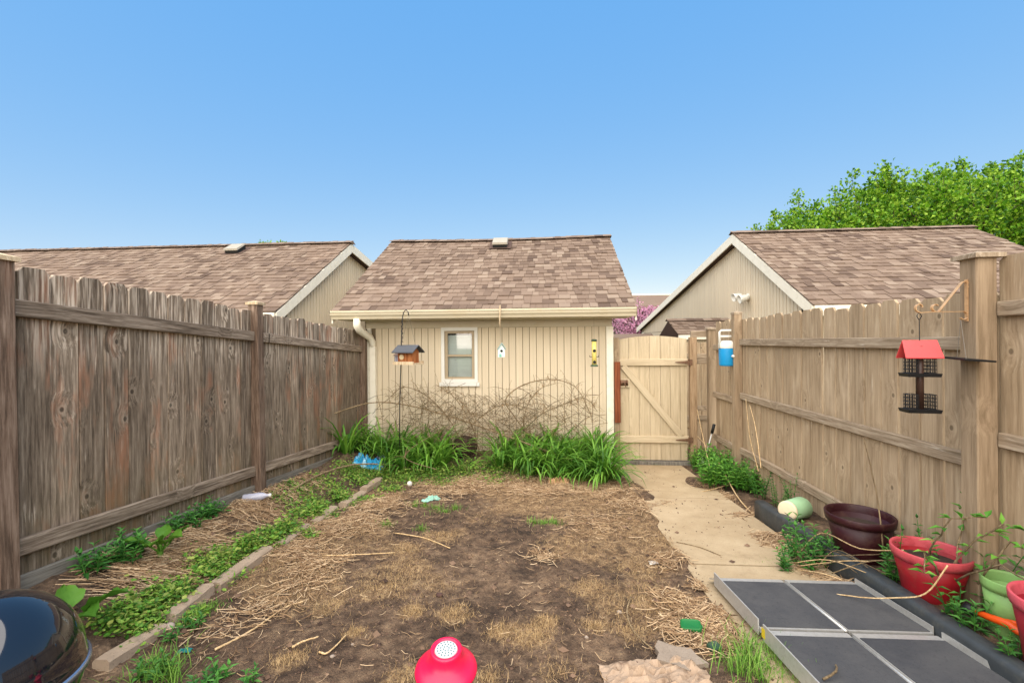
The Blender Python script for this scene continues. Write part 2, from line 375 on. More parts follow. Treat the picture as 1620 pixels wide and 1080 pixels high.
M['weed'] = leaf_mat('weed_leaf', rgb(44, 92, 34), rgb(66, 122, 46), rgb(92, 148, 60))
M['burdock'] = leaf_mat('broad_leaf', rgb(70, 118, 34), rgb(96, 144, 46), rgb(84, 130, 38), trans=0.3)
M['grass'] = leaf_mat('grass_blade', rgb(74, 118, 34), rgb(104, 150, 48), rgb(140, 172, 74))
M['straw'] = leaf_mat('straw', rgb(96, 72, 50), rgb(140, 110, 78), rgb(180, 150, 112), rgb(210, 184, 148), rgb(122, 94, 68), rgb(170, 140, 104), rough=0.8, trans=0.1)
M['thatch'] = leaf_mat('dry_grass', rgb(130, 102, 66), rgb(172, 142, 98), rgb(200, 170, 124), rough=0.85, trans=0.1)
M['chips'] = leaf_mat('soil_crumbs', rgb(58, 44, 36), rgb(80, 62, 50), rgb(104, 82, 66), rgb(128, 104, 84), rough=0.95, trans=0.0)
M['deadleaf'] = leaf_mat('dead_leaf', rgb(120, 92, 60), rgb(156, 124, 86), rgb(184, 154, 112), rough=0.8, trans=0.15)
M['maple'] = leaf_mat('maple_leaf', rgb(38, 80, 12), rgb(68, 116, 16), rgb(100, 150, 24), rgb(126, 168, 36), rgb(154, 184, 58), rgb(84, 132, 20), trans=0.3)
M['blossom'] = leaf_mat('pink_blossom', rgb(204, 134, 166), rgb(218, 158, 184), rgb(228, 184, 204), rgb(186, 112, 148), trans=.4)

# ================================================================ THE SETTING
def fr(a, b, step):
    n = int(round((b-a)/step)); return [a+(b-a)*i/n for i in range(n+1)]
DRY = [(G(x, y), r, k) for x, y, r, k in [(430,900,.30,1),(545,835,.40,1),(600,785,.40,.8),(480,935,.30,.9),(610,930,.16,1),(640,900,.2,.7),(720,975,.10,1.1),(655,968,.07,1),
    (840,1005,.11,1.1),(790,1000,.08,1),(455,1045,.09,1),(1000,835,.40,1),(960,795,.5,.9),(1030,950,.2,.9),(900,865,.28,.7),(700,850,.16,.8),(640,870,.12,.8),(820,775,.5,.8),(740,765,.4,.8),(1090,975,.25,1),
    (930,930,.12,.8),(860,985,.08,1),(1000,1000,.1,.7),(650,1070,.12,.9),(770,1070,.08,.8),(880,1060,.1,.5),(1060,860,.2,.9),(300,850,.3,1),(230,900,.3,.6),(390,800,.3,1),(930,760,.4,.8),(520,960,.1,.6),(1150,800,.2,.6),(560,1000,.06,.8),(940,990,.07,.9),(1010,900,.2,.8),(870,800,.6,.55),(1010,860,.45,.6),(560,860,.45,.5),(980,960,.2,.6),(760,820,.35,.4),(690,930,.2,.5)]]
GRN = [(G(x, y), r) for x, y, r in [(560,745,.45),(470,770,.35),(430,850,.22),(380,870,.2),(330,890,.2),(250,955,.2),(210,985,.15),(500,800,.2),(640,755,.4),(700,745,.4),(780,745,.4),(860,745,.4),(940,745,.4),(1170,750,.4),(690,805,.15),(860,825,.12),(1230,1050,.2),(340,1060,.1),(250,1060,.1)]]
def field(L, x, y):
    s = 0
    for e in L:
        d2 = (e[0].x-x)**2+(e[0].y-y)**2; r = e[1]
        if d2 < 9*r*r: s += (e[2] if len(e) > 2 else 1)*math.exp(-d2/(r*r))
    return s
def make_ground():
    xs = [-400,-150,-60,-25,-12,-7,-5,-3.6]+fr(-2.9, 2.5, 0.022)+[3.2,4,5.5,8,14,30,70,160,400]
    ys = [-60,-20,-8,-4,-2,-1,-.5,0,.4,.8]+fr(1.1, 4.0, 0.020)+fr(4.03, 6.9, 0.035)+[7.4,8.5,10,14,20,35,70,150,300,700]
    vs = [(x, y, ghn(x, y)) for y in ys for x in xs]; nx = len(xs)
    fs = [(j*nx+i, j*nx+i+1, (j+1)*nx+i+1, (j+1)*nx+i) for j in range(len(ys)-1) for i in range(nx-1)]
    m = MB(); m.v = vs; m.f = fs; me = m.mesh('ground', True, M['ground'])
    a = me.attributes.new('dry', 'FLOAT', 'POINT'); b = me.attributes.new('green', 'FLOAT', 'POINT')
    inr = lambda x, y: -3 < x < 2.5 and 1 < y < 7
    a.data.foreach_set('value', [min(1, field(DRY, x, y)*0.95) if inr(x, y) else 0.3 for x, y, z in vs])
    b.data.foreach_set('value', [min(1, field(GRN, x, y)*0.6) if inr(x, y) else (0.9 if y > 8 or abs(x) > 3 else .2) for x, y, z in vs])
    o = obj('ground', me); o['kind'] = 'structure'; return o
make_ground()

path = bpy.data.objects.new('concrete_path', None); _link(path, None, Matrix.Translation((1.35, 4, base(4)))); path['kind'] = 'structure'
def slab(x0, x1, y0, y1):
    m = MB(); N = 14
    top = []; L = []; Rr = []
    for i in range(N+1):
        y = y0+(y1-y0)*i/N
        L.append((x0+0.012*noise.noise((y*4, 1, 0)), y, base(y)+0.006)); Rr.append((x1, y, base(y)+0.006))
    for A in (L, Rr): m.v += A
    m.v += [(x, y, z-0.09) for x, y, z in L]+[(x, y, z-0.09) for x, y, z in Rr]
    n = N+1
    for i in range(N): m.f += [(i, n+i, n+i+1, i+1), (2*n+i, i, i+1, 2*n+i+1), (n+i, 3*n+i, 3*n+i+1, n+i+1)]
    m.f += [(0, 2*n, 3*n, n), (N, n+N, 3*n+N, 2*n+N)]
    obj('path_slab', m.mesh('path_slab'), M['concrete'], path)
for a, b in ((4.86, 6.52), (3.215, 4.85), (1.56, 3.195), (-0.5, 1.54)): slab(0.93, 1.86, a, b)

# ================================================================ BUILDINGS
TAB = MB().add([(-.5,0,0),(.5,0,0),(.5,.21,0),(-.5,.21,0),(-.5,0,.019),(.5,0,.019),(.5,.21,.002),(-.5,.21,.002)], [(4,5,6,7),(0,1,5,4),(1,2,6,5),(3,0,4,7)])
TABM = TAB.mesh('shingle', False, M['shingle'])
CAPM = MB().add([(-.5,-.11,-.035),(.5,-.11,-.035),(.5,0,.016),(-.5,0,.008),(.5,.11,-.035),(-.5,.11,-.035),(.5,-.11,-.05),(.5,.11,-.05)], [(0,1,2,3),(3,2,4,5),(1,6,7,4,2)]).mesh('ridge_cap', False, M['shingle'])
def slope(parent, x0, x1, ye, ze, yr, zr, n_ind, expo=0.136, rnd=None, name='shingle', view_x=0.0, sag=0.0):
    """courses of laminated shingles on a plane rising from the eave to the ridge"""
    rr = random.Random(rnd or 1)
    ln = math.hypot(yr-ye, zr-ze); a = math.atan2(zr-ze, yr-ye)
    rows = int(ln/expo)+1; pieces = []
    for k in range(rows):
        s = k*expo-0.02
        x = x0-rr.random()*0.2
        while x < x1:
            wd = rr.choice((0.08, 0.095, 0.11, 0.13, 0.16)); xa, xb = max(x, x0), min(x+wd, x1); x += wd
            if xb-xa < 0.02: continue
            lift = rr.choice((0.0, 0.0, 0.007))
            pieces.append((k, (xa+xb)/2, xb-xa-0.003, s+rr.uniform(-.0015, .0015), lift+k % 2*0.0006+rr.random()*0.0004))
    pieces.sort(key=lambda p: ((ye+p[3]*math.cos(a))**2+(p[1]-view_x)**2))
    rest = MB()
    for i, (k, xc, wd, s, lift) in enumerate(pieces):
        dip = -sag*math.sin(math.pi*(xc-x0)/(x1-x0))*s/ln
        mw = mat4((xc, ye+s*math.cos(a)-lift*math.sin(a), ze+s*math.sin(a)+lift*math.cos(a)+dip), (a+0.012, 0, 0), (wd, 1, 1))
        if i < n_ind: obj(name, TABM, None, parent, mw)
        else: rest.add(TAB.v, TAB.f, mw)
    if rest.f:
        o = obj('far_shingles', rest.mesh('far_shingles', False, M['shingle']), None, parent); o['kind'] = 'stuff'
def ridge(parent, x0, x1, y, z, sag=0.0):
    n = int((x1-x0)/0.15)
    for i in range(n):
        x = x0+(i+0.5)*(x1-x0)/n
        obj('ridge_cap', CAPM, None, parent, mat4((x, y, z+0.03-sag*math.sin(math.pi*(x-x0)/(x1-x0))), (0, rad(-1.2), rad(R.uniform(-1, 1))), (0.2, 1, 1)))
BW = 0.0985
def siding(parent, xs_or_ys, fixed, axis, z0, ztop, mat, hole=None):
    """upright siding boards with recessed joints; axis 'x': wall faces -y, 'y': wall faces +-x"""
    a, b = xs_or_ys; n = int(round((b-a)/BW)); wd = (b-a)/n; cache = {}; gp2 = .004 if axis == 'x' else .009
    for i in range(n):
        c = a+(i+.5)*wd
        spans = [(z0, ztop(c), ztop(c-wd/2+.004), ztop(c+wd/2-.004))]
        if hole:       # strip of a board left standing beside the opening
            for e0, e1 in ((c-wd/2+.004, hole[0]), (hole[1], c+wd/2-.004)):
                if e1-e0 > .008 and e1-e0 < wd-.009 and c-wd/2 < (hole[0] if e1 == hole[0] else hole[1]) < c+wd/2:
                    obj('siding_board', MB().box(-(e1-e0)/2, (e1-e0)/2, -.006, .006, .0, hole[3]-hole[2]).mesh('siding_strip', False, mat), None, parent, mat4(((e0+e1)/2, fixed, hole[2])))
        if hole and hole[0] < c+wd/2 and hole[1] > c-wd/2: spans = [(z0, hole[2], hole[2], hole[2]), (hole[3], ztop(c), ztop(c), ztop(c))]
        for (p, q, ql, qr) in spans:
            key = (round(p, 3), round(ql, 3), round(qr, 3))
            if key not in cache:
                m = MB(); h = wd/2-gp2
                if axis == 'x': m.add([(-h,-.006,0),(h,-.006,0),(h,.006,0),(-h,.006,0),(-h,-.006,ql-p),(h,-.006,qr-p),(h,.006,qr-p),(-h,.006,ql-p)], [(3,2,1,0),(4,5,6,7),(0,1,5,4),(1,2,6,5),(2,3,7,6),(3,0,4,7)])
                else: m.add([(-.006,-h,0),(.006,-h,0),(.006,h,0),(-.006,h,0),(-.006,-h,ql-p),(.006,-h,ql-p),(.006,h,qr-p),(-.006,h,qr-p)], [(3,2,1,0),(4,5,6,7),(0,1,5,4),(1,2,6,5),(2,3,7,6),(3,0,4,7)])
                cache[key] = m.mesh('siding_board', False, mat)
            obj('siding_board', cache[key], None, parent, mat4((c, fixed, p) if axis == 'x' else (fixed, c, p)))

EAVE_Y, EAVE_Z, RIDGE_Y, RIDGE_Z = 6.12, 2.20, 8.62, 3.70
BACK_Y, BACK_Z = 17.6, 2.25
def roof_body(parent, x0, x1, sag=0.0, ry=None, rz=None):
    ry = ry or RIDGE_Y; rz = rz or RIDGE_Z
    m = MB(); N = 10
    prof = lambda d: [(EAVE_Y, EAVE_Z), (ry, rz-d), (BACK_Y, BACK_Z), (BACK_Y, BACK_Z-0.12), (ry, rz-0.15-d), (EAVE_Y, EAVE_Z-0.10)]
    for i in range(N+1):
        x = x0+(x1-x0)*i/N; m.v += [(x, y, z-0.006) for y, z in prof(sag*math.sin(math.pi*i/N))]
    for i in range(N): m.f += [(i*6+k, i*6+(k+1) % 6, i*6+6+(k+1) % 6, i*6+6+k) for k in range(6)]
    m.f += [(5,4,3,2,1,0), tuple(N*6+k for k in range(6))]
    return obj('roof', m.mesh('roof'), M['roofdeck'], parent)
def gable_z(y, inset=0.16, ry=RIDGE_Y, rz=RIDGE_Z):
    if y < ry: return EAVE_Z+(rz-EAVE_Z)*(y-EAVE_Y)/(ry-EAVE_Y)-inset
    return rz+(BACK_Z-rz)*(y-ry)/(BACK_Y-ry)-inset
def rake(parent, x, out, ry=RIDGE_Y, rz=RIDGE_Z, wd=0.15):
    """pale trim boards along both slopes of a gable end"""
    for (ya, za), (yb, zb) in (((EAVE_Y, EAVE_Z), (ry, rz)), ((ry, rz), (BACK_Y, BACK_Z))):
        m = MB(); m.add([(x, ya, za-.012), (x, yb, zb-.012), (x, yb, zb-wd-.04), (x, ya, za-wd-.02), (x+out, ya, za-.012), (x+out, yb, zb-.012), (x+out, yb, zb-wd-.04), (x+out, ya, za-wd-.02)],
              [(0,1,2,3),(7,6,5,4),(0,4,5,1),(1,5,6,2),(2,6,7,3),(3,7,4,0)])
        obj('rake_board', m.mesh('rake_board'), M['trim'], parent)
def roof_vent(parent, x, s, wood=False):
    a = math.atan2(RIDGE_Z-EAVE_Z, RIDGE_Y-EAVE_Y); p = Vector((x, EAVE_Y+s*math.cos(a), EAVE_Z+s*math.sin(a)))
    mw = mat4(p, (a, 0, 0))
    v = obj('roof_vent', MB().add([(-.14,-.14,.085),(.14,-.14,.085),(.14,.16,.10),(-.14,.16,.10),(-.13,-.13,.12),(.13,-.13,.12),(.13,.15,.115),(-.13,.15,.115)], [(3,2,1,0),(4,5,6,7),(0,1,5,4),(1,2,6,5),(2,3,7,6),(3,0,4,7)]).mesh('roof_vent'), paint('vent_paint', rgb(158, 150, 134), 0.5, 10, .1), parent, mw)
    obj('vent_throat', MB().box(-.125,.125,-.125,.14,0,.086).mesh('vent_throat'), M['dark'], v, mw)
    obj('flashing', MB().box(-.2,.2,-.16,.22,.016,.022).mesh('flashing'), M['roofdeck'], v, mw)

# ---- the garage straight ahead
GX0, GX1, GY = -2.70, 0.935, 6.60
g = thing('garage', 'cream sided garage with white framed window and gutter across its front', 'garage', (-0.9, GY, 0))
WIN = (-1.50, -1.05, 1.20, 1.93)
b_ = MB()      # carcass with the window opening left open
b_.box(GX0, WIN[0], GY+.006, GY+.12, -.1, 2.12).box(WIN[1], GX1-.002, GY+.006, GY+.12, -.1, 2.12).box(WIN[0], WIN[1], GY+.006, GY+.12, -.1, WIN[2]).box(WIN[0], WIN[1], GY+.006, GY+.12, WIN[3], 2.12)
b_.box(GX1-.12, GX1-.003, GY+.12, 17.2, -.1, 2.1).box(GX0+.002, GX0+.12, GY+.12, 17.2, -.1, 2.1).box(GX0, GX1, 17.2, 17.3, -.1, 2.1)
obj('wall', b_.mesh('wall'), M['groove'], g)
for xx in (GX0, GX1-.1):       # gable triangles
    poly = [(GY, 2.1), (RIDGE_Y, RIDGE_Z-.16), (17.2, 2.1)]
    obj('gable_wall', MB().prism(poly, xx+.001, xx+.099, 'x').mesh('gable_wall'), M['siding2'], g)
siding(g, (GX0+.16, GX1-.09), GY, 'x', 0.02, lambda c: 1.965, M['siding'], (WIN[0]-.02, WIN[1]+.02, WIN[2]-.02, WIN[3]+.02))
obj('frieze_board', MB().box(GX0+.03, GX1-.004, GY-.028, GY+.004, 1.968, 2.10).mesh('frieze'), M['gutter'], g)
obj('corner_board', MB().box(GX1-.088, GX1+.012, GY-.022, GY+.1, 0, 1.966).mesh('corner'), M['trim'], g)
obj('corner_board', MB().box(GX0-.012, GX0+.10, GY-.022, GY+.1, 0, 1.966).mesh('corner'), M['trim'], g)
obj('soffit', MB().box(GX0-.2, GX1+.2, 6.16, GY-.03, 2.075, 2.098).mesh('soffit'), M['gutter'], g)
rf = roof_body(g, -2.96, 1.165, 0.03)
slope(rf, -2.98, 1.185, EAVE_Y, EAVE_Z, RIDGE_Y, RIDGE_Z, 300, rnd=3, view_x=-0.5, sag=.03)
ridge(rf, -2.98, 1.185, RIDGE_Y, RIDGE_Z, .03)
rake(g, 1.167, .02); rake(g, -2.982, .02)
roof_vent(rf, -0.83, 2.52)
# ogee gutter
prof = [(0,0),(-.075,0),(-.085,.03),(-.105,.055),(-.11,.085),(-.12,.09),(-.12,.115),(-.108,.115),(-.106,.097),(-.098,.09),(-.09,.06),(-.072,.036),(-.066,.012),(-.01,.012),(-.01,.11),(0,.11)]
gt = obj('gutter', MB().prism([(EAVE_Y+.035+u, 2.083+v) for u, v in prof], -2.975, 1.18, 'x').mesh('gutter'), M['gutter'], g)
for xx in (-2.976, 1.172): obj('gutter_end_cap', MB().prism([(EAVE_Y+.035+u, 2.083+v) for u, v in prof[:7]+[(0, .115)]], xx, xx+.01, 'x').mesh('cap'), M['gutter'], gt)
ds = obj('downspout', MB().tube([(GX0+.09, 6.10, 2.09), (GX0+.09, 6.10, 2.0), (GX0+.09, 6.2, 1.93), (GX0+.12, 6.46, 1.84), (GX0+.14, 6.53, 1.76), (GX0+.14, 6.545, 1.68)], [.05,.052,.055,.052,.05,.046], 8).mesh('downspout', True), M['trim'], g)
obj('downspout_pipe', MB().box(GX0+.11, GX0+.19, 6.50, 6.57, 0.1, 1.70).mesh('pipe'), M['trim'], ds)
# window
wn = obj('window', MB().box(WIN[0], WIN[1], GY+.118, GY+.125, WIN[2], WIN[3]).mesh('window_back'), M['dark'], g)
def wframe(m, x0, x1, z0, z1, wd, y0, y1):
    m.box(x0, x0+wd, y0, y1, z0, z1); m.box(x1-wd, x1, y0, y1, z0, z1); m.box(x0+wd, x1-wd, y0, y1, z1-wd, z1); m.box(x0+wd, x1-wd, y0, y1, z0, z0+wd); return m
obj('window_trim', wframe(MB(), WIN[0]-.045, WIN[1]+.045, WIN[2]-.03, WIN[3]+.04, .047, GY-.03, GY+.012).mesh('trim'), M['white'], wn)
obj('sill', MB().box(WIN[0]-.07, WIN[1]+.07, GY-.045, GY+.01, WIN[2]-.085, WIN[2]-.032).mesh('sill'), M['white'], wn)
sash = obj('sash', wframe(MB(), WIN[0], WIN[1], WIN[2], WIN[3], .045, GY+.0, GY+.04).box(WIN[0]+.045, WIN[1]-.045, GY+.01, GY+.045, 1.545, 1.575).mesh('sash'), paint('tan_sash', rgb(168, 150, 122), .5), wn)
obj('pane', MB().box(WIN[0]+.04, WIN[1]-.04, GY+.022, GY+.026, 1.575, WIN[3]-.04).mesh('pane'), M['glass'], wn)
obj('pane', MB().box(WIN[0]+.04, WIN[1]-.04, GY+.022, GY+.026, WIN[2]+.04, 1.545).mesh('pane'), M['glass'], wn)
SL = MB().box(-.2, .2, -.0145, .0145, -.0006, .0006).mesh('blind_slat', False, M['blind'])
for k in range(26):
    z = 1.235+k*.0245
    obj('blind_slat', SL, None, wn, mat4(((WIN[0]+WIN[1])/2, GY+.075, z), (rad(66+R.uniform(-7, 5)), rad(R.uniform(-.5, .5)), 0)))

# ---- the garage beyond the brown fence
g = thing('garage', 'neighbouring garage with long brown shingled roof behind the dark weathered fence', 'garage', (-8, 8, 0))
LX1, LX0 = -3.80, -14.5
obj('wall', MB().box(LX0+.3, LX1-.17, 6.62, 17.2, -.1, 2.06).mesh('wall'), M['siding2'], g)
obj('gable_wall', MB().prism([(6.6, 0), (6.6, 2.1), (RIDGE_Y, RIDGE_Z-.17), (17.2, 2.1), (17.2, 0)], LX1-.165, LX1-.135, 'x').mesh('gable'), M['groove'], g)
siding(g, (6.62, 13.2), LX1-.127, 'y', 0.3, lambda y: gable_z(y, .165), M['siding2'])
rf = roof_body(g, LX0, LX1)
slope(rf, LX0, LX1+.02, EAVE_Y, EAVE_Z, RIDGE_Y, RIDGE_Z, 300, rnd=5, view_x=-3.6)
ridge(rf, LX0, LX1+.02, RIDGE_Y, RIDGE_Z); rake(g, LX1+.001, .02)
obj('fascia', MB().box(LX0, LX1, 6.085, 6.118, 2.06, 2.19).mesh('fascia'), M['trim'], g)
obj('soffit', MB().box(LX0, LX1-.14, 6.12, 6.62, 2.062, 2.085).mesh('soffit'), M['trim'], g)
roof_vent(rf, on_y(373, 395, 8.3).x, 2.55)

# ---- the garage beyond the tan fence
g = thing('garage', 'neighbouring garage whose cream gable with a floodlight rises above the tan fence', 'garage', (5.5, 8, 0))
RX0, RX1 = 3.42, 7.45
obj('wall', MB().box(RX0+.30, RX1-.30, 6.62, 17.2, -.1, 2.06).mesh('wall'), M['siding2'], g)
obj('gable_wall', MB().prism([(6.6, 0), (6.6, 2.1), (RIDGE_Y, RIDGE_Z-.17), (17.2, 2.1), (17.2, 0)], RX0+.13, RX0+.16, 'x').mesh('gable'), M['groove'], g)
siding(g, (6.62, 17.2), RX0+.122, 'y', 2.03, lambda y: gable_z(y, .165), M['siding2'])
siding(g, (6.62, 17.2), RX0+.122, 'y', 0.3, lambda y: 2.015, M['siding2'])
obj('gable_wall', MB().prism([(6.6, 0), (6.6, 2.1), (RIDGE_Y, RIDGE_Z-.17), (17.2, 2.1), (17.2, 0)], RX1-.3, RX1-.27, 'x').mesh('gable'), M['siding2'], g)
rf = roof_body(g, RX0, RX1)
slope(rf, RX0-.02, RX1+.02, EAVE_Y, EAVE_Z, RIDGE_Y, RIDGE_Z, 300, rnd=8, view_x=4.5)
ridge(rf, RX0-.02, RX1+.02, RIDGE_Y, RIDGE_Z); rake(g, RX0-.021, .02); rake(g, RX1+.001, .02)
obj('fascia', MB().box(RX0, RX1, 6.085, 6.118, 2.06, 2.19).mesh('fascia'), M['trim'], g)
obj('soffit', MB().box(RX0+.17, RX1, 6.12, 6.62, 2.062, 2.085).mesh('soffit'), M['trim'], g)
obj('corner_board', MB().box(RX0+.095, RX0+.2, 6.58, 6.69, 0, 2.06).mesh('corner'), M['trim'], g)
obj('corner_board', MB().box(RX0+.095, RX0+.2, 16.95, 17.2, 0, 2.06).mesh('corner'), M['trim'], g)
obj('cable', MB().tube([(RX0+.11, 6.7+i*.5, 2.07+.02*math.sin(i*1.3)) for i in range(12)], .006, 5).mesh('cable'), M['wire'], g)
# floodlight
p = on_x(1184, 470, RX0+.115)
fl = thing('floodlight', 'white twin floodlight fixed high on the cream gable', 'floodlight', p)
obj('mount_plate', MB().lathe([(0, 0), (.065, 0), (.065, .02), (.02, .035), (0, .035)], 16, mat4(p, (0, rad(-90), 0))).mesh('plate', True), M['white'], fl)
for dy, dz, ty in ((-.10, -.02, -20), (.16, .03, 25)):
    q = p+Vector((-.10, dy, dz))
    lampo = obj('lamp_head', MB().lathe([(0, -.06), (.04, -.06), (.05, -.03), (.065, .06), (.075, .1), (.07, .1), (.06, .07), (0, .06)], 16, mat4(q, (rad(20 if dy < 0 else -20), rad(-105), rad(ty)))).mesh('lamp_head', True), M['white'], fl)
    obj('arm', MB().tube([p+Vector((-.03, 0, 0)), p+Vector((-.07, dy*.5, dz)), q], .015, 6).mesh('arm'), M['white'], fl)

# ---- small shingled roof between gate and right garage
sh = thing('shelter', 'small lean-to with brown shingled roof and cream fascia behind the gate', 'shed', (2.9, 8.8, 0))
ez, rz_ = on_y(1076, 529, 8.5).z, on_y(1100, 507, 9.2).z
x0, x1 = on_y(1072, 528, 8.5).x, RX0+.1
obj('wall', MB().box(x0+.08, x1-.02, 8.62, 9.6, 0, ez-.08).mesh('wall'), M['siding2'], sh)
r_ = obj('roof', MB().prism([(8.5, ez-.006), (9.2, rz_-.006), (9.9, ez-.006), (9.9, ez-.08), (8.5, ez-.08)], x0+.01, x1-.01, 'x').mesh('roof'), M['roofdeck'], sh)
slope(r_, x0, x1, 8.5, ez, 9.2, rz_, 300, rnd=12)
ridge(r_, x0, x1, 9.2, rz_)
obj('fascia', MB().box(x0+.01, x1-.01, 8.47, 8.498, ez-.09, ez-.01).mesh('fascia'), M['trim'], sh)
# ---- far things beyond the alley
fh = thing('house', 'distant house with low brown roof beyond the pink blossom tree', 'house', (5.0, 27, 0))
zt, zb = on_y(1020, 466, 28).z, on_y(1020, 484, 25.5).z
obj('wall', MB().box(2.6, 13, 26, 31, 0, zb-.05).mesh('wall'), M['siding2'], fh)
r_ = obj('roof', MB().prism([(25.5, zb), (28.3, zt), (31.5, zb), (31.5, zb-.2), (25.5, zb-.2)], 2.2, 13.4, 'x').mesh('roof'), M['shingle'], fh)
obj('ridge_trim', MB().box(2.2, 13.4, 28.2, 28.4, zt-.02, zt+.06).mesh('rt'), M['trim'], fh)
for xx in (3.6, 4.6, 6.4, 8.2):
    w_ = obj('window', MB().box(xx, xx+.8, 25.95, 25.99, 1.5, 2.9).mesh('window'), M['white'], fh)
    for k in range(2): obj('pane', MB().box(xx+.06+k*.36, xx+.38+k*.36, 25.93, 25.945, 1.58, 2.82).mesh('pane'), M['dark'], w_)
lg = thing('shed', 'low shingled shed roof showing just above the gate', 'shed', (2.3, 15, 0))
z1 = on_y(990, 528, 15).z
obj('wall', MB().box(1.55, 3.2, 14.4, 16, 0, z1-.22).mesh('wall'), M['trim'], lg)
obj('roof', MB().prism([(14.2, z1-.2), (15, z1), (16.2, z1-.2), (16.2, z1-.27), (14.2, z1-.27)], 1.4, 3.38, 'x').mesh('roof'), M['shingle'], lg)

# ================================================================ FENCES
PICK = {}
def picket(parent, name, mat, loc, rotz, wd, L, t=.018, ear=.026, lean=(0, 0)):
    k = (mat.name, round(wd, 3), round(L, 2))
    if k not in PICK: PICK[k] = board_mesh('picket', round(wd, 3), t, round(L, 2), ear, .003); PICK[k].materials.append(mat)
    return obj(name, PICK[k], None, parent, Matrix.Translation(loc) @ Matrix.Rotation(rotz, 4, 'Z') @ Euler((lean[0], lean[1], 0)).to_matrix().to_4x4())
def rail(parent, p, q, wd, t, mat, name='rail'):
    """2x4 on edge: wide side faces the yard"""
    m = board_mesh(name, t, wd, (Vector(q)-Vector(p)).length, 0, .005)
    return obj(name, m, mat, parent, along(p, q))
def post(parent, x, y, z0, z1, wd, mat, cap=None, lean=(0, 0), capw=None):
    m = board_mesh('post', wd, wd, z1-z0, 0, .006)
    mw = Matrix.Translation((x, y, z0)) @ Euler((lean[0], lean[1], 0)).to_matrix().to_4x4()
    o = obj('post', m, mat, parent, mw)
    if cap:
        c = (capw or wd*1.3)/2
        tip = mw @ Vector((0, 0, z1-z0))
        obj('post_cap', MB().add([(-c,-c,0),(c,-c,0),(c,c,0),(-c,c,0),(-c,-c,.022),(c,-c,.022),(c,c,.022),(-c,c,.022),(0,0,.042)], [(3,2,1,0),(0,1,5,4),(1,2,6,5),(2,3,7,6),(3,0,4,7),(4,5,8),(5,6,8),(6,7,8),(7,4,8)]).mesh('cap'), cap, o, Matrix.Translation(tip+Vector((0, 0, .001))))
    return o
# ---- left
FX = -2.70
lf = thing('fence', 'dark weathered brown board fence with dog-eared pickets and rails', 'fence', (FX, 4.2, .3))
topz = lambda y: 2.16-0.0560*(y-2.1)+0.012
rt = lambda y: 1.95-0.0665*(y-2.1)
rb = lambda y: 0.735-0.0745*(y-2.1)
YP = [0.05, 2.03, 4.02, 6.46]
y = 0.1
while y < 6.44:
    wd = R.choice((.150, .156, .160))
    yc = y+wd/2; z0 = gh(FX, yc)-.02
    if not any(abs(yc-p) < .03 for p in ()):
        picket(lf, 'picket', M['oldwood'], (FX-.012+R.uniform(-.006, .004), yc, z0), rad(90), wd-.005, topz(yc)-z0+R.uniform(-.012, .012), lean=(R.uniform(-.004, .004), R.uniform(-.001, .001)))
    y += wd
for i in range(3):
    a, b = YP[i]+.05, YP[i+1]-.05
    rail(lf, (FX+.018, a, rt(a)), (FX+.018, b, rt(b)), .088, .036, M['oldrail'])
    rail(lf, (FX+.018, a, rb(a)), (FX+.018, b, rb(b)), .088, .036, M['oldrail'])
    ya = a; zk = gh(FX, a)
    rail(lf, (FX+.014, a, gh(FX+.03, a)+.005), (FX+.014, b, gh(FX+.03, b)+.005), .14, .025, M['greywood'], 'kickboard')
for i, yy in enumerate(YP):
    if i == 3: post(lf, FX+.02, yy, gh(FX, yy)-.05, topz(yy)+.03, .10, M['oldpost'], None)
    else: post(lf, FX+.035, yy, gh(FX, yy)-.05, topz(yy)+(.0 if i < 2 else .05), .092, M['oldpost'], M['capwood'], (0, -.012 if i else -.02))
# ---- right
RXF = 2.30
rfn = thing('fence', 'tan stained board fence with peeling rails on the raised bed side', 'fence', (RXF, 4.2, .3))
def rtop(y): return 2.012 if y > 2.56 else 2.165
y = 0.05
while y < 6.42:
    wd = R.choice((.158, .163, .168)); yc = y+wd/2; z0 = gh(RXF, yc)-.02
    dark_gap = .018 if R.random() < .25 else .013
    picket(rfn, 'picket', M['tanwood'], (RXF+.012+R.uniform(-.003, .003), yc, z0), rad(90), wd-dark_gap, rtop(yc)-z0+R.uniform(-.012, .012), lean=(R.uniform(-.003, .003), R.uniform(-.003, .003)))
    y += wd
def rr3(a, b, zs):
    for z in zs: rail(rfn, (RXF-.02, a, z), (RXF-.02, b, z), .075, .036, M['tanrail'])
rr3(2.60, 5.55, (1.73, 1.097, .455)); rr3(5.66, 6.42, (1.66, 1.02, .44)); rr3(0.2, 2.47, (1.905, 1.245, .63))
post(rfn, 2.225, 2.53, gh(2.22, 2.5)-.05, 2.165, .10, M['tanpost'], M['tanrail'], capw=.145)
post(rfn, 2.255, 5.605, gh(2.25, 5.6)-.05, 2.06, .092, M['tanpost'], M['tanrail'], capw=.10)
post(rfn, 2.29, 6.55, -.05, 1.90, .10, M['tanpost'], M['tanrail'], capw=.135)
# fence seen through the gap beside the gate
nf = thing('fence', 'shaded brown fence panel seen through the slot beside the gate', 'fence', (2.4, 7.6, 0))
for k in range(5): picket(nf, 'picket', M['tanwood'], (2.12+k*.15, 7.62, 0), 0, .144, 1.72)
for z in (.5, 1.5): rail(nf, (2.05, 7.595, z), (2.8, 7.595, z), .08, .036, M['tanrail'])
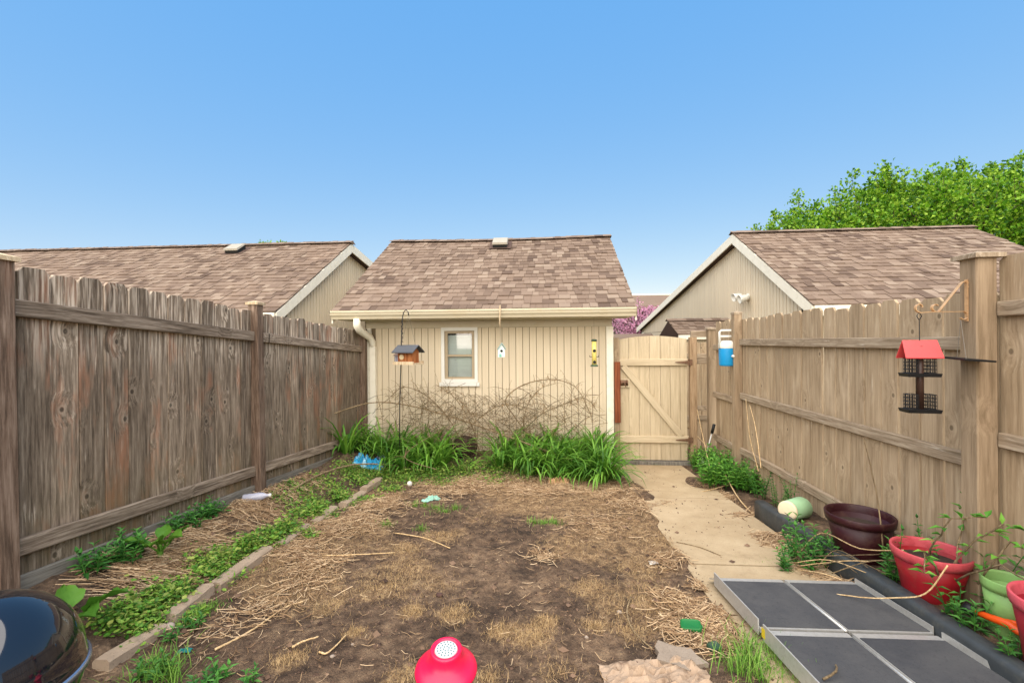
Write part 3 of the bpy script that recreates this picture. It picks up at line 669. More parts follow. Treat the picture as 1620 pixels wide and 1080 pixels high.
# short bridging boards between hinge post and corner post
gp = thing('gate_post', 'tan hinge post with reddish stains and header beside the gate', 'post', (2.055, 6.6, 0))
post(gp, 2.052, 6.60, -.05, 1.80, .092, M['hingepost'])
rail(gp, (2.02, 6.585, 1.845), (2.235, 6.585, 1.845), .088, .036, M['tanrail'], 'header')
for z in (1.46, .80): rail(gp, (2.10, 6.60, z), (2.235, 6.60, z), .07, .03, M['tanrail'], 'crosspiece')
lp = thing('gate_post', 'latch post with a bare red wood board beside the cream wall', 'post', (0.985, 6.58, 0))
post(lp, 0.992, 6.60, -.05, 1.80, .075, M['tanpost'])
obj('latch_board', board_mesh('latch_board', .082, .022, .86, 0, .003), M['redwood'], lp, mat4((.995, 6.549, .60)))
# ---- gate
gt = thing('gate', 'cream painted board gate with arched top and diagonal brace', 'gate', (1.5, 6.6, 0))
ed = [on_y(x, 700, 6.6).x for x in (979.7, 995.8, 1012, 1029, 1046, 1061.6, 1077, 1088)]
arch = lambda x: 1.825-0.22*(x-1.50)**2
for i in range(7):
    a, b = ed[i]+.002, ed[i+1]-.002; m = MB(); c = (a+b)/2
    m.add([(a-c,-.009,0),(b-c,-.009,0),(b-c,.009,0),(a-c,.009,0),(a-c,-.009,arch(a)-.06),(b-c,-.009,arch(b)-.06),(b-c,.009,arch(b)-.06),(a-c,.009,arch(a)-.06)], [(3,2,1,0),(4,5,6,7),(0,1,5,4),(1,2,6,5),(2,3,7,6),(3,0,4,7)])
    obj('board', m.mesh('gate_board'), M['gatewood'], gt, mat4((c, 6.62+R.uniform(-.002, .002), .06)))
GX = (ed[0], ed[7])
zr1, zr2 = on_y(1035, 573, 6.57).z, on_y(1035, 695, 6.57).z
for z in (zr1, zr2): rail(gt, (GX[0]+.002, 6.59, z), (GX[1]+.01, 6.59, z), .095, .036, M['gatewood'])
p, q = Vector((GX[0]+.06, 6.591, zr1-.05)), Vector((GX[1]-.09, 6.591, zr2+.05))
m = board_mesh('brace', .034, .09, (q-p).length, 0, .004); obj('brace', m, M['gatewood'], gt, along(p, q))
lt = obj('latch', MB().box(-.075, .075, -.012, .012, -.06, .06).mesh('latch_block'), M['gatewood'], gt, mat4((GX[0]+.078, 6.595, 1.155)))
m = MB().tube([(-.10,-.03,.012),(.045,-.03,.012)], .011, 8); m.box(-.055,-.035,-.045,-.012,-.025,.04); m.box(.03,.045,-.045,-.012,-.025,.04); m.tube([(0,-.03,.012),(0,-.055,-.02),(.01,-.055,-.05)], .008, 6); m.box(-.06,.05,-.018,-.012,-.035,.045)
obj('bolt', m.mesh('bolt', True), M['rust'], lt, mat4((GX[0]+.078, 6.595, 1.155)))
for z in (zr1, zr2):
    m = MB().add([(-.19,-.004,-.006),(-.02,-.004,-.022),(-.02,-.004,.022),(-.19,-.004,.006),(-.19,.0,-.006),(-.02,.0,-.022),(-.02,.0,.022),(-.19,.0,.006)], [(0,1,2,3),(4,7,6,5),(0,4,5,1),(2,6,7,3),(3,7,4,0)])
    m.tube([(-.01,-.008,-.045),(-.01,-.008,.045)], .011, 8); m.box(0,.045,-.006,-.001,-.04,.04)
    for u in (-.15, -.1, -.05): m.tube([(u,-.004,0),(u,-.010,0)], .007, 6)
    obj('hinge', m.mesh('hinge'), M['rust'], gt, mat4((GX[1]+.012, 6.55, z)))
st = obj('gate_sill', MB().box(.97, 2.08, 6.56, 6.66, -.05, .045).mesh('sill'), M['greywood']); tag(st, 'dark grey timber sill under the cream gate', 'sill')

# ---- curb of the raised bed
cb = MB()
prof = [(-.05,-.16),(-.05,.075),(-.044,.092),(-.028,.10),(.028,.10),(.044,.092),(.05,.075),(.05,-.16)]
N = 20
for i in range(N+1):
    y = 1.2+(4.28-1.2)*i/N
    cb.v += [(1.915+u+.006*noise.noise((y*2, 0, 0)), y, base(y)+v+.02+.012*(y-1.2)+.004*noise.noise((y*6, 4, 0))) for u, v in prof]
for i in range(N): cb.f += [(i*8+k, i*8+(k+1) % 8, i*8+8+(k+1) % 8, i*8+8+k) for k in range(8)]
cb.f += [tuple(range(7, -1, -1)), tuple(N*8+k for k in range(8))]
M['curb'] = paint('slate_grey_timber', rgb(58, 62, 64), .5, 9, .2, dirt=rgb(88, 86, 78), bump=.3)
o = obj('bed_edging', cb.mesh('bed_edging', True), M['curb']); tag(o, 'slate grey rounded timber edging of the raised bed', 'edging')
# ---- concrete edging stones on the left
ST = [(190,1062),(262,985),(338,930),(430,858),(488,825),(530,795),(563,772),(600,752)]
pts = [G(x, y) for x, y in ST]
for i in range(7):
    bow = lambda y: -2.00-.05*math.sin((y-1.9)*.9); a, b = Vector((bow(pts[i].y)+.03*R.uniform(-1, 1), pts[i].y, 0)), Vector((bow(pts[i+1].y)+.03*R.uniform(-1, 1), pts[i+1].y-R.uniform(.015, .12), 0))
    L = (b-a).length; m = MB(); h = .085
    segs = 6; 
    for k in range(segs+1):
        u = k/segs; x = L*u
        j = lambda s: .006*noise.noise((x*9, s, i))
        m.v += [(x, -.045+j(1), -.06), (x, -.042+j(2), h-.012+j(3)), (x, -.03, h+j(4)), (x, .03, h+j(5)), (x, .042+j(6), h-.012), (x, .045, -.06)]
    for k in range(segs): m.f += [(k*6+t, k*6+6+t, k*6+6+(t+1) % 6, k*6+(t+1) % 6) for t in range(6)]
    m.f += [tuple(range(6)), tuple(segs*6+t for t in range(5, -1, -1))]
    d = b-a; sl = math.atan2(base(b.y)-base(a.y), L)
    o = obj('edging_stone', m.mesh('edging_stone'), M['edging'], None, mat4((a.x, a.y, base(a.y)-.035+R.uniform(-.02, .012)), Euler((rad(R.uniform(-9, 9)), -sl+rad(R.uniform(-2.5, 2.5)), math.atan2(d.y, d.x)+rad(R.uniform(-3, 3))))))
    tag(o, ('weathered concrete edging block of the left bed beside the grill', 'second concrete edging block of the left bed counting from the grill', 'third concrete edging block of the left bed counting from the grill', 'fourth concrete edging block of the left bed counting from the grill',
        'third last concrete edging block before the blue plastic bag', 'second last concrete edging block before the blue plastic bag', 'last concrete edging block in the row before the blue plastic bag')[i], 'edging stone', 'concrete blocks edging the left bed')
m = MB().box(-.05, .05, -.07, .07, -.06, .10, mat4((.90, 5.55, base(5.55)), (0, rad(4), rad(8))))
tag(obj('edging_stone', m.mesh('corner_block'), M['edging']), 'small pale concrete block at the path edge below the daylilies', 'edging stone', 'concrete blocks edging the left bed')

# ================================================================ OBJECTS
def plastic(name, col, rough=.4, amt=.05, spec=.4, dirt=None): return paint(name, col, rough, 7, amt, 0, spec, dirt)
# ---- kettle grill
gc = Vector((-1.70, 1.24, 0)); gz = gh(gc.x, gc.y)
gr = thing('kettle_grill', 'round kettle grill with glossy black dome lid beside the left bed', 'grill', (gc.x, gc.y, gz))
t_ = NT('grill_enamel'); t_.out((0.006, 0.007, 0.011), .07, 0, .6); t_.b.inputs['Coat Weight'].default_value = .6; t_.b.inputs['Coat Roughness'].default_value = .03
M['enamel'] = t_.m
RZ, RR = 0.735, 0.232
prof = [(RR+.004, 0), (RR+.006, .012), (RR+.001, .022)]+[(RR*math.cos(a), .022+.245*math.sin(a)) for a in [i*math.pi/2/14 for i in range(1, 15)]]
lid = obj('lid', MB().lathe(prof, 48, mat4((gc.x, gc.y, RZ))).mesh('lid', True), M['enamel'], gr)
obj('rim', MB().lathe([(RR+.002, -.012), (RR+.012, -.01), (RR+.013, .006), (RR+.005, .008)], 48, mat4((gc.x, gc.y, RZ))).mesh('rim', True), paint('rim_metal', rgb(150, 158, 172), .25, 10, .05, metal=.8), lid)
obj('lid_handle', MB().tube([(-.22, -.05, .07), (-.27, -.05, .10), (-.28, 0, .105), (-.27, .05, .10), (-.22, .05, .07)], .011, 8, M=mat4((gc.x, gc.y, RZ))).mesh('lid_handle', True), M['black'], lid)
obj('bowl', MB().lathe([(RR, -.012)]+[(RR*math.cos(a), -.012-.19*math.sin(a)) for a in [i*math.pi/2/12 for i in range(1, 13)]], 48, mat4((gc.x, gc.y, RZ))).mesh('bowl', True), M['enamel'], gr)
for k in range(3):
    a = rad(60+120*k); u = Vector((math.cos(a), math.sin(a), 0)); f = gc+u*.24; f.z = gh(f.x, f.y)
    obj('leg', MB().tube([gc+u*.14+Vector((0, 0, RZ-.15)), f], .011, 8).mesh('leg', True), M['steel'], gr)

# ---- red shaker
q = Vector((-.378, 1.64, 0)); q.z = gh(q.x, q.y)-.02
rs = thing('shaker', 'bright red flared plastic shaker with white perforated disc on top', 'shaker', q)
M['hotred'] = plastic('bright_red_plastic', rgb(226, 20, 68), .35, .08, .45, rgb(190, 30, 66))
tl = Euler((rad(7), rad(2), 0)).to_matrix().to_4x4(); mw = Matrix.Translation(q) @ tl
obj('body', MB().lathe([(0, -.01), (.085, -.01), (.088, .02), (.066, .12), (.072, .22), (.088, .268), (.106, .284), (.111, .292), (.108, .300), (.092, .309), (.075, .320), (.064, .332), (.0585, .345), (.056, .360), (.0565, .369), (.053, .374), (.043, .372), (.041, .366), (0, .366)], 40, mw).mesh('body', True), M['hotred'], rs)
d = obj('disc', MB().lathe([(0, .372), (.038, .371), (.041, .366)], 32, mw).mesh('disc'), plastic('white_disc', rgb(186, 188, 188), .5), rs)
hm = MB()
for ring, n in ((.010, 6), (.02, 11), (.031, 16)):
    for k in range(n):
        a = 2*math.pi*k/n+ring*40
        hm.tube([(ring*math.cos(a), ring*math.sin(a), .3715), (ring*math.cos(a), ring*math.sin(a), .3738)], .0024, 6, True, mw)
obj('perforations', hm.mesh('holes'), plastic('hole_grey', rgb(90, 120, 118), .6), d)

# ---- pots
def pot(name, label, x, y, z, r, h, col, taper=.68, rimh=.05, inner=None, rot=(0, 0, 0), soil=True, rimcol=None):
    t = thing(name, label, 'pot', (x, y, z), 'planters by the tan fence'); del t['group']
    mw = mat4((x, y, z), rot); rb = r*taper
    m1 = plastic(name+'_plastic', col, .5, .18, .35, tuple(c*.55+.35*e for c, e in zip(col, rgb(120, 94, 72))))
    obj('body', MB().lathe([(0, 0), (rb, 0), (rb+.004, .01), (rb+(r*.93-rb)*.5, h*.45), (r*.93, h-rimh), (r*.90, h-rimh), (rb-.004, .02), (0, .02)], 36, mw).mesh('body', True), m1, t)
    m2 = m1 if rimcol is None else plastic(name+'_rim', rimcol, .5, .15, .3, col)
    obj('rim', MB().lathe([(r*.93, h-rimh), (r*.97, h-rimh), (r, h-rimh*.6), (r*1.01, h-.004), (r*.995, h), (r*.95, h), (r*.925, h-.01), (r*.90, h-rimh)], 36, mw).mesh('rim', True), m2, t)
    if soil: obj('soil', MB().lathe([(0, h*.74), (r*.5, h*.72), (r*.86, h*.74)], 24, mw).mesh('soil'), paint('potting_soil', rgb(58, 46, 38), .95, 30, .3), t)
    return t
pot('burgundy_pot', 'wide dark burgundy glazed planter standing behind the grey edging', 2.055, 3.18, .275, .195, .33, rgb(46, 10, 16), .6)
pot('red_pot', 'red plastic planter with faded pink rim holding a vine', 2.07, 2.64, .345, .172, .27, rgb(140, 20, 30), .66, rimcol=rgb(186, 76, 82))
pot('crimson_pot', 'crimson planter with scuffed pink rim beside the orange tool', 2.065, 1.98, .385, .165, .32, rgb(136, 24, 38), .68, rimcol=rgb(196, 82, 92))
pot('green_pot', 'pale green plastic pot tucked behind the crimson planter', 2.15, 2.30, .37, .10, .26, rgb(128, 168, 96), .7)
p = Vector((1.95, 3.88, gh(1.95, 3.88)))
lp_ = thing('toppled_pot', 'pale green pot with cream base lying on its side on the bed', 'pot', p)
mw = Matrix.Translation((1.95, 3.88, gh(2.02, 3.88)+.085)) @ Matrix.Rotation(rad(38), 4, 'Z') @ Matrix.Rotation(rad(96), 4, 'Y')
obj('body', MB().lathe([(.084, .25), (.088, .24), (.075, 0.005), (.06, 0.005), (.07, .22), (.08, .25), (.084, .25)], 32, mw).mesh('body', True), plastic('mint_plastic', rgb(146, 182, 138), .5, .08), lp_)
obj('base', MB().lathe([(0, -.004), (.062, -.006), (.076, 0), (.076, .012), (.06, .014), (0, .014)], 32, mw).mesh('base', True), plastic('cream_plastic', rgb(226, 208, 172), .5, .05), lp_)

# ---- folding ramp (two by two panels, leaning on the edging)
M['grit'] = concrete_mat('ramp_grit', rgb(64, 65, 68), rgb(86, 85, 84), rgb(42, 42, 44))
t0 = Vector((1.005, 2.86, base(2.86)+.045))
rp = thing('folding_ramp', 'folded aluminium wheelchair ramp with dark grit panels lying on the path', 'ramp', t0)
sl = -math.atan(0.065)
mwR = Matrix.Translation(t0) @ Matrix.Rotation(rad(2.5), 4, 'Z') @ Matrix.Rotation(sl-.01, 4, 'X') @ Matrix.Rotation(rad(1.0), 4, 'Y')
PL, PW = .555, .40
for j in range(2):
    for i in range(2):
        x0, y1 = i*(PW+.022), -j*(PL+.02); x1, y0 = x0+PW, y1-PL
        pn = obj('panel', MB().box(x0, x1, y0, y1, 0, .022, mwR).mesh('panel'), M['steel'], rp)
        obj('grit_surface', MB().box(x0+.006, x1-.006, y0+.012, y1-(.045 if True else .012), .0225, .0255, mwR).mesh('grit'), M['grit'], pn)
        if i == 0: obj('side_flange', MB().box(x0-.008, x0-.002, y0+.008, y1-.02, -.012, .062, mwR).mesh('flange'), M['steel'], pn)
        else: obj('side_flange', MB().box(x1+.002, x1+.008, y0+.008, y1-.02, -.012, .05, mwR).mesh('flange'), M['steel'], pn)
    obj('hinge', MB().tube([(PW+.011, -j*(PL+.02)-PL, .018), (PW+.011, -j*(PL+.02)-.03, .018)], .008, 8, True, mwR).mesh('hinge', True), M['steel'], rp)
obj('lip', MB().add([(0,0,.02),(PW,0,.02),(PW,.075,-.012),(0,.075,-.012),(0,0,.012),(PW,0,.012),(PW,.075,-.018),(0,.075,-.018)], [(0,1,2,3),(7,6,5,4),(0,4,5,1),(1,5,6,2),(2,6,7,3),(3,7,4,0)], mwR).mesh('lip'), M['steel'], rp)
obj('lip', MB().add([(PW+.022,0,.02),(2*PW+.022,0,.02),(2*PW+.022,.075,-.012),(PW+.022,.075,-.012),(PW+.022,0,.012),(2*PW+.022,0,.012),(2*PW+.022,.075,-.018),(PW+.022,.075,-.018)], [(0,1,2,3),(7,6,5,4),(0,4,5,1),(1,5,6,2),(2,6,7,3),(3,7,4,0)], mwR).mesh('lip'), M['steel'], rp)
obj('warning_sticker', MB().box(-.0095, -.0085, -PL-.06, -PL-.03, .0, .045, mwR).mesh('sticker'), plastic('yellow_sticker', rgb(214, 186, 40), .5), rp)

# ---- orange tool
M['orange'] = plastic('orange_plastic', rgb(228, 84, 20), .4)
o0 = Vector((2.05, 2.22, gh(2.05, 2.22)+.035))
ot = thing('sprinkler', 'orange plastic sprinkler with black end caps lying by the crimson planter', 'sprinkler', o0)
a, b, c = o0+Vector((-.045, .105, .045)), o0+Vector((.03, -.13, .02)), o0+Vector((.085, -.02, .05))
obj('arm', MB().tube([a, a.lerp(b, .5)+Vector((.02, 0, .02)), b], [.013, .02, .013], 8).mesh('arm', True), M['orange'], ot)
obj('arm', MB().tube([a.lerp(b, .45)+Vector((.02, 0, .02)), c], [.018, .015], 8).mesh('arm', True), M['orange'], ot)
for pp, qq in ((a, (a-b).normalized()), (b, (b-a).normalized()), (c, (c-a).normalized())):
    obj('end_cap', MB().lathe([(0, -.015), (.022, -.015), (.028, 0), (.028, .022), (.02, .03), (0, .03)], 14, along(pp, pp+qq)).mesh('end_cap', True), M['black'], ot)

# ---- lids, cloth, litter
def rounded_lid(name, label, px, py, L, W, col, rotz):
    p = G(px, py); p.z = ghn(p.x, p.y)
    o = thing(name, label, 'lid', p); mw = mat4(p+Vector((0, 0, .034 if L > .09 else .02)), (rad(6), rad(-5), rad(rotz)))
    def ring(s, z, n=24):
        out = []
        for k in range(n):
            a = 2*math.pi*k/n; cx, sy = math.cos(a), math.sin(a)
            e = .45; out.append((L/2*s*math.copysign(abs(cx)**e, cx), W/2*s*math.copysign(abs(sy)**e, sy), z))
        return out
    m = MB(); rings = [ring(1, -.006), ring(1.02, .002), ring(1, .012), ring(.93, .015), ring(.86, .011), ring(.80, .010)]; n = 24
    for r in rings: m.v += r
    for i in range(len(rings)-1): m.f += [(i*n+k, i*n+(k+1) % n, i*n+n+(k+1) % n, i*n+n+k) for k in range(n)]
    m.f.append(tuple(range((len(rings)-1)*n, len(rings)*n)))
    m.v = [tuple(mw @ Vector(v)) for v in m.v]
    mt = plastic(name+'_plastic', col, .45, .08)
    obj('lid_shell', m.mesh('lid_shell', True), mt, o)
    obj('grip_tab', MB().box(L*.38, L*.56, -W*.12, W*.12, -.002, .004, mw).mesh('grip_tab'), mt, o)
rounded_lid('container_lid', 'green rounded plastic container lid lying flat on the straw', 1093, 1000, .10, .074, rgb(26, 104, 46), -12)
rounded_lid('container_lid', 'small dark green lid half sunk in the soil', 1130, 1030, .06, .05, rgb(38, 62, 40), 20)
def crumple(name, label, cat, p, L, W, h, col, seed, rotz=0, nx=22, ny=12, dirt=None):
    m = MB()
    for j in range(ny+1):
        for i in range(nx+1):
            u, v = i/nx, j/ny; e = 1+.14*noise.noise((u*3+seed, v*3, 1))+.10*noise.noise((math.cos(6.28*u)*2, v*5, seed))
            x, y = (u-.5)*L*e, (v-.5)*W*(e+.2*noise.noise((u*4, seed, 7)))
            q = Matrix.Rotation(rotz, 3, 'Z') @ Vector((x, y, 0)); X, Y = p.x+q.x, p.y+q.y
            z = abs(noise.noise((u*6+seed, v*5, seed)))*h+abs(noise.noise((u*13, v*11+seed, 2)))*h*.5
            edge = min(u, 1-u, v, 1-v)*8
            m.v.append((X, Y, ghn(X, Y)+.006+z*min(1, .25+edge)))
    m.f = [(j*(nx+1)+i, j*(nx+1)+i+1, (j+1)*(nx+1)+i+1, (j+1)*(nx+1)+i) for j in range(ny) for i in range(nx)]
    t = NT(name+'_sheet'); n1 = t.noise(t.n('NewGeometry').outputs['Position'], 22, 5, .7)
    c = t.mix(t.ramp(n1, (.4, 0.), (.65, 1.)), tuple(x*.85 for x in col), col)
    if dirt: c = t.mix(t.ramp(t.noise(t.n('NewGeometry').outputs['Position'], 9, 6, .7), (.5, 0.), (.62, .85)), c, dirt)
    t.out(c, .75, 0, .3)
    o = obj(name, m.mesh(name, False), t.m); 
    sm_ = o.modifiers.new('thickness', 'SOLIDIFY'); sm_.thickness = .002
    return tag(o, label, cat)
crumple('crumpled_cloth', 'crumpled dirty beige cloth lying on the mud near the green lid', 'cloth', G(1035, 1068), .46, .20, .05, rgb(168, 144, 120), 4, rad(8), dirt=rgb(104, 82, 64))
p = G(1072, 1042)
m = MB()
out = [(.12*q_*math.cos(a), .075*q_*math.sin(a)) for a, q_ in zip([2*math.pi*k/11 for k in range(11)], (1.1, .8, 1.05, .75, 1.2, .9, .7, 1.1, .85, 1.15, .78))]
m.prism(out, -.02, .012, 'z', mat4((p.x, p.y, p.z+.008), (rad(3), 0, rad(-20))))
tag(obj('flat_stone', m.mesh('flat_stone'), concrete_mat('pale_stone', rgb(126, 112, 98), rgb(150, 136, 120), rgb(92, 78, 66))), 'pale flat stone slab beside the crumpled cloth', 'stone')
crumple('plastic_bag', 'bright blue crumpled plastic bag lying on the ground cover', 'plastic bag', G(583, 737), .34, .17, .16, rgb(40, 150, 196), 2, rad(8), dirt=rgb(180, 215, 225))
crumple('plastic_bag', 'dark blue and white torn wrapper beside the hook pole', 'wrapper', G(608, 731), .24, .10, .10, rgb(40, 66, 104), 6, rad(12), dirt=rgb(190, 205, 215))
crumple('cloth_rag', 'small tan rag heaped on straw in front of the daylilies', 'rag', G(884, 764), .24, .12, .12, rgb(192, 152, 112), 9, 0)
crumple('torn_wrapper', 'mint green torn plastic strip on a grass patch', 'wrapper', G(682, 792), .22, .05, .06, rgb(150, 196, 176), 12, rad(50), 14, 6)
crumple('torn_wrapper', 'small white paper scrap on the mud beside the walk', 'paper', G(1034, 890), .06, .05, .03, rgb(226, 220, 210), 15, 0, 6, 5)
crumple('torn_wrapper', 'tiny teal wrapper lying by the edging blocks', 'wrapper', G(292, 1036), .06, .03, .02, rgb(20, 110, 110), 18, .3, 6, 4)
# bottle
p = G(405, 792); p.z = ghn(p.x, p.y)+.035
bt = thing('plastic_bottle', 'clear crushed plastic bottle lying by the weathered fence', 'bottle', p)
t = NT('clear_plastic'); t.b.inputs['Transmission Weight'].default_value = .35; M['clear'] = t.out((.55, .55, .64), .18, 0, .6)
mwb = along(p+Vector((-.10, -.03, 0)), p+Vector((.11, .05, .01)))
obj('bottle_body', MB().lathe([(0, 0), (.03, 0), (.036, .01), (.034, .04), (.037, .05), (.033, .08), (.036, .12), (.03, .16), (.014, .19), (.013, .205)], 18, mwb).mesh('bottle', True), M['clear'], bt)
obj('bottle_cap', MB().lathe([(.0155, .205), (.0155, .222), (0, .224)], 14, mwb).mesh('cap', True), M['white'], bt)
# balls
def ball(name, label, px, py, r, mat):
    p = G(px, py); p.z = ghn(p.x, p.y)+r*.85
    m = MB().lathe([(r*math.sin(math.pi*i/10)+1e-5, -r*math.cos(math.pi*i/10)) for i in range(11)], 16, mat4(p))
    tag(obj(name, m.mesh(name, True), mat), label, 'ball')
ball('golf_ball', 'small white ball lying at the edge of the ground cover', 648, 770, .03, M['white'])
# pebbles, each
for i, (px, py, r, c) in enumerate([(526, 1041, .012, 0), (695, 943, .022, 1), (980, 967, .015, 0), (268, 995, .03, 0), (1006, 1049, .02, 1), (558, 1020, .009, 0), (928, 1008, .012, 0), (1045, 885, .016, 0)]):
    p = G(px, py); m = MB(); r0 = r
    vs = []
    for a in range(6):
        for b in range(8):
            th, ph = math.pi*(a+.5)/6, 2*math.pi*b/8; v = Vector((math.sin(th)*math.cos(ph), math.sin(th)*math.sin(ph)*.8, math.cos(th)*.6))
            vs.append(p+Vector((0, 0, ghn(p.x, p.y)-p.z+r*.3))+v*r*(1+.3*noise.noise(v*2+Vector((i, 0, 0)))))
    m.add(vs, [(a*8+b, a*8+8+b, a*8+8+(b+1) % 8, a*8+(b+1) % 8) for a in range(5) for b in range(8)]+[tuple(range(8)), tuple(range(47, 39, -1))])
    o = obj('pebble', m.mesh('pebble', True), concrete_mat('pebble_a', rgb(140, 126, 112), rgb(164, 150, 136), rgb(110, 96, 82)) if not c else concrete_mat('pebble_b', rgb(70, 52, 46), rgb(92, 70, 62), rgb(50, 38, 34)))
    tag(o, 'pale pebble lying on the bare soil' if not c else 'dark brown clod lying on the bare soil', 'pebble', 'pale pebbles on the soil' if not c else 'dark clods on the soil')

# ---- hook pole with bird feeder
pb = G(632, 737); py_ = pb.y
hp = thing('hook_pole', 'tall thin black shepherd hook pole in the ground cover', 'pole', pb)
zt = on_y(640, 490, py_).z
xT = on_y(637, 520, py_).x
pts = [(pb.x, py_, pb.z-.05), (pb.x+.01, py_, pb.z+.8), (xT-.012, py_, zt-.28), (xT, py_, zt-.1), (xT+.015, py_, zt-.03), (xT+.045, py_, zt), (xT+.075, py_, zt-.03), (xT+.08, py_, zt-.07)]
obj('pole', MB().tube(pts, .0075, 6).mesh('pole', True), M['blackmetal'], hp)
obj('twist_wrap', MB().tube([(xT-.008+.012*math.cos(i*1.3), py_+.012*math.sin(i*1.3), zt-.42+i*.012) for i in range(24)], .004, 5).mesh('wrap'), M['blackmetal'], hp)
fc = on_y(646, 562, py_-.02); sc = 1/ (F_PX/ (py_))     # metres per pixel at the pole
bf = thing('bird_feeder', 'wooden house shaped bird feeder with black roof hanging on the hook pole', 'bird feeder', fc)
ww, hh = 15*sc, 15*sc
mwf = Matrix.Translation(fc) @ Matrix.Rotation(rad(-18), 4, 'Z')
M['feedwood'] = wood_mat('feeder_wood', rgb(120, 66, 34), rgb(156, 94, 52), rgb(182, 122, 76), knots=False, var=.2)
zb_ = -.115
obj('tray', MB().box(-.15, .15, -.11, .11, zb_, zb_+.02, mwf).mesh('tray'), M['capwood'], bf)
for s in (-1, 1):
    obj('tray_edge', MB().box(-.155, .155, s*.112-.006, s*.112+.006, zb_, zb_+.04, mwf).mesh('tray_edge'), M['capwood'], bf)
    e = MB().prism([(-.075, zb_+.02), (.075, zb_+.02), (.075, .05), (0, .11), (-.075, .05)], s*.10-.008, s*.10+.008, 'x', mwf)
    obj('end_board', e.mesh('end_board'), M['feedwood'], bf)
    obj('roof_panel', MB().add([(-.16, 0, .135), (.16, 0, .135), (.16, s*.135, .045), (-.16, s*.135, .045), (-.16, 0, .122), (.16, 0, .122), (.16, s*.135, .032), (-.16, s*.135, .032)], [(0,1,2,3),(7,6,5,4),(0,4,5,1),(1,5,6,2),(2,6,7,3),(3,7,4,0)], mwf).mesh('roof_panel'), plastic('slate_roof', rgb(70, 72, 76), .6), bf)
    obj('side_pane', MB().box(-.092, .092, s*.07-.002, s*.07+.002, zb_+.03, .045, mwf).mesh('side_pane'), M['feedwood'] if s < 0 else M['clear'], bf)
hl = MB().lathe([(0, 0), (.034, 0), (.034, .004), (0, .004)], 18, mwf @ mat4((-.05, -.074, -.02), (rad(90), 0, 0)))
obj('porthole', hl.mesh('porthole'), plastic('pale_seed', rgb(206, 186, 146), .7), bf)
hang = Vector((xT+.08, py_, zt-.07))
for s in (-1, 1): obj('hanger_wire', MB().tube([mwf @ Vector((s*.11, 0, .13)), hang], .002, 4).mesh('wire'), M['wire'], bf)
lc = on_y(629.5, 566, py_+.1)
ln = thing('lantern_feeder', 'small brown roofed wire lantern feeder hanging behind the wooden feeder', 'bird feeder', lc)
obj('lantern_roof', MB().add([(-.055,-.055,.03),(.055,-.055,.03),(.055,.055,.03),(-.055,.055,.03),(0,0,.085)], [(0,1,4),(1,2,4),(2,3,4),(3,0,4),(3,2,1,0)], mat4(lc)).mesh('lroof'), plastic('brown_roof', rgb(92, 70, 58), .6), ln)
obj('lantern_glass', MB().box(-.032, .032, -.032, .032, -.05, .03, mat4(lc)).mesh('lglass'), M['clear'], ln)
obj('lantern_base', MB().box(-.05, .05, -.05, .05, -.065, -.05, mat4(lc)).mesh('lbase'), M['blackmetal'], ln)
cg = MB()
for u in (-.035, -.012, .012, .035):
    for s in (-1, 1): cg.tube([lc+Vector((u, s*.036, -.05)), lc+Vector((u, s*.036, .03))], .002, 4); cg.tube([lc+Vector((s*.036, u, -.05)), lc+Vector((s*.036, u, .03))], .002, 4)
obj('cage', cg.mesh('cage'), M['blackmetal'], ln)
obj('hanger_wire', MB().tube([lc+Vector((0, 0, .08)), Vector((xT-.01, py_+.01, zt-.35)), Vector((xT, py_, zt-.1))], .002, 4).mesh('wire'), M['wire'], ln)

# ---- things hanging from the gutter
hk = on_y(791, 505, 6.03)
sk = thing('gutter_hook', 'pale wooden peg hooked on the gutter above the birdhouse', 'hook', hk)
obj('peg', MB().tube([(hk.x+.003, 6.02, 2.235), (hk.x, 6.015, 2.1), (hk.x-.004, 6.03, 2.0), (hk.x+.004, 6.03, 1.945)], [.009, .012, .011, .006], 7).mesh('peg', True), M['capwood'], sk)
obj('hook', MB().tube([(hk.x+.003, 6.02, 2.23), (hk.x+.003, 6.04, 2.245), (hk.x+.003, 6.09, 2.22)], .006, 6).mesh('hook', True), M['capwood'], sk)
bc = on_y(793, 556, 6.05)
bh = thing('birdhouse', 'tiny white and mint birdhouse hanging in front of the cream wall', 'birdhouse', bc)
obj('house_body', MB().prism([(-.045, -.075), (.045, -.075), (.045, .03), (0, .10), (-.045, .03)], -.04, .04, 'y', mat4(bc, (0, 0, rad(10)))).mesh('hb'), paint('chalk_white', rgb(214, 224, 216), .6, 20, .1), bh)
for s in (-1, 1): obj('roof_board', MB().box(0, .10, -.055, .055, 0, .01, mat4(bc+Vector((0, 0, .112)), (0, rad(57) if s > 0 else rad(123), rad(10)))).mesh('rb'), paint('grey_green', rgb(140, 160, 152), .6, 20, .15), bh)
obj('entrance', MB().lathe([(0, 0), (.017, 0), (.017, .006), (0, .006)], 14, mat4(bc+Vector((.008, -.043, .01)), (rad(90), 0, rad(10)))).mesh('hole'), M['dark'], bh)
obj('tiny_door', MB().box(-.03, .0, -.046, -.04, -.07, -.03, mat4(bc, (0, 0, rad(10)))).mesh('door'), plastic('mint_paint', rgb(120, 180, 160), .6), bh)
obj('tiny_fence', MB().box(.008, .04, -.046, -.04, -.07, -.045, mat4(bc, (0, 0, rad(10)))).mesh('tf'), M['white'], bh)
obj('string', MB().tube([bc+Vector((0, 0, .115)), Vector((hk.x+.004, 6.03, 1.95))], .002, 4).mesh('string'), M['wire'], bh)
tc = on_y(940, 558, 6.3)
tf = thing('tube_feeder', 'yellow seed tube feeder with dark ports hanging by the gate', 'bird feeder', tc)
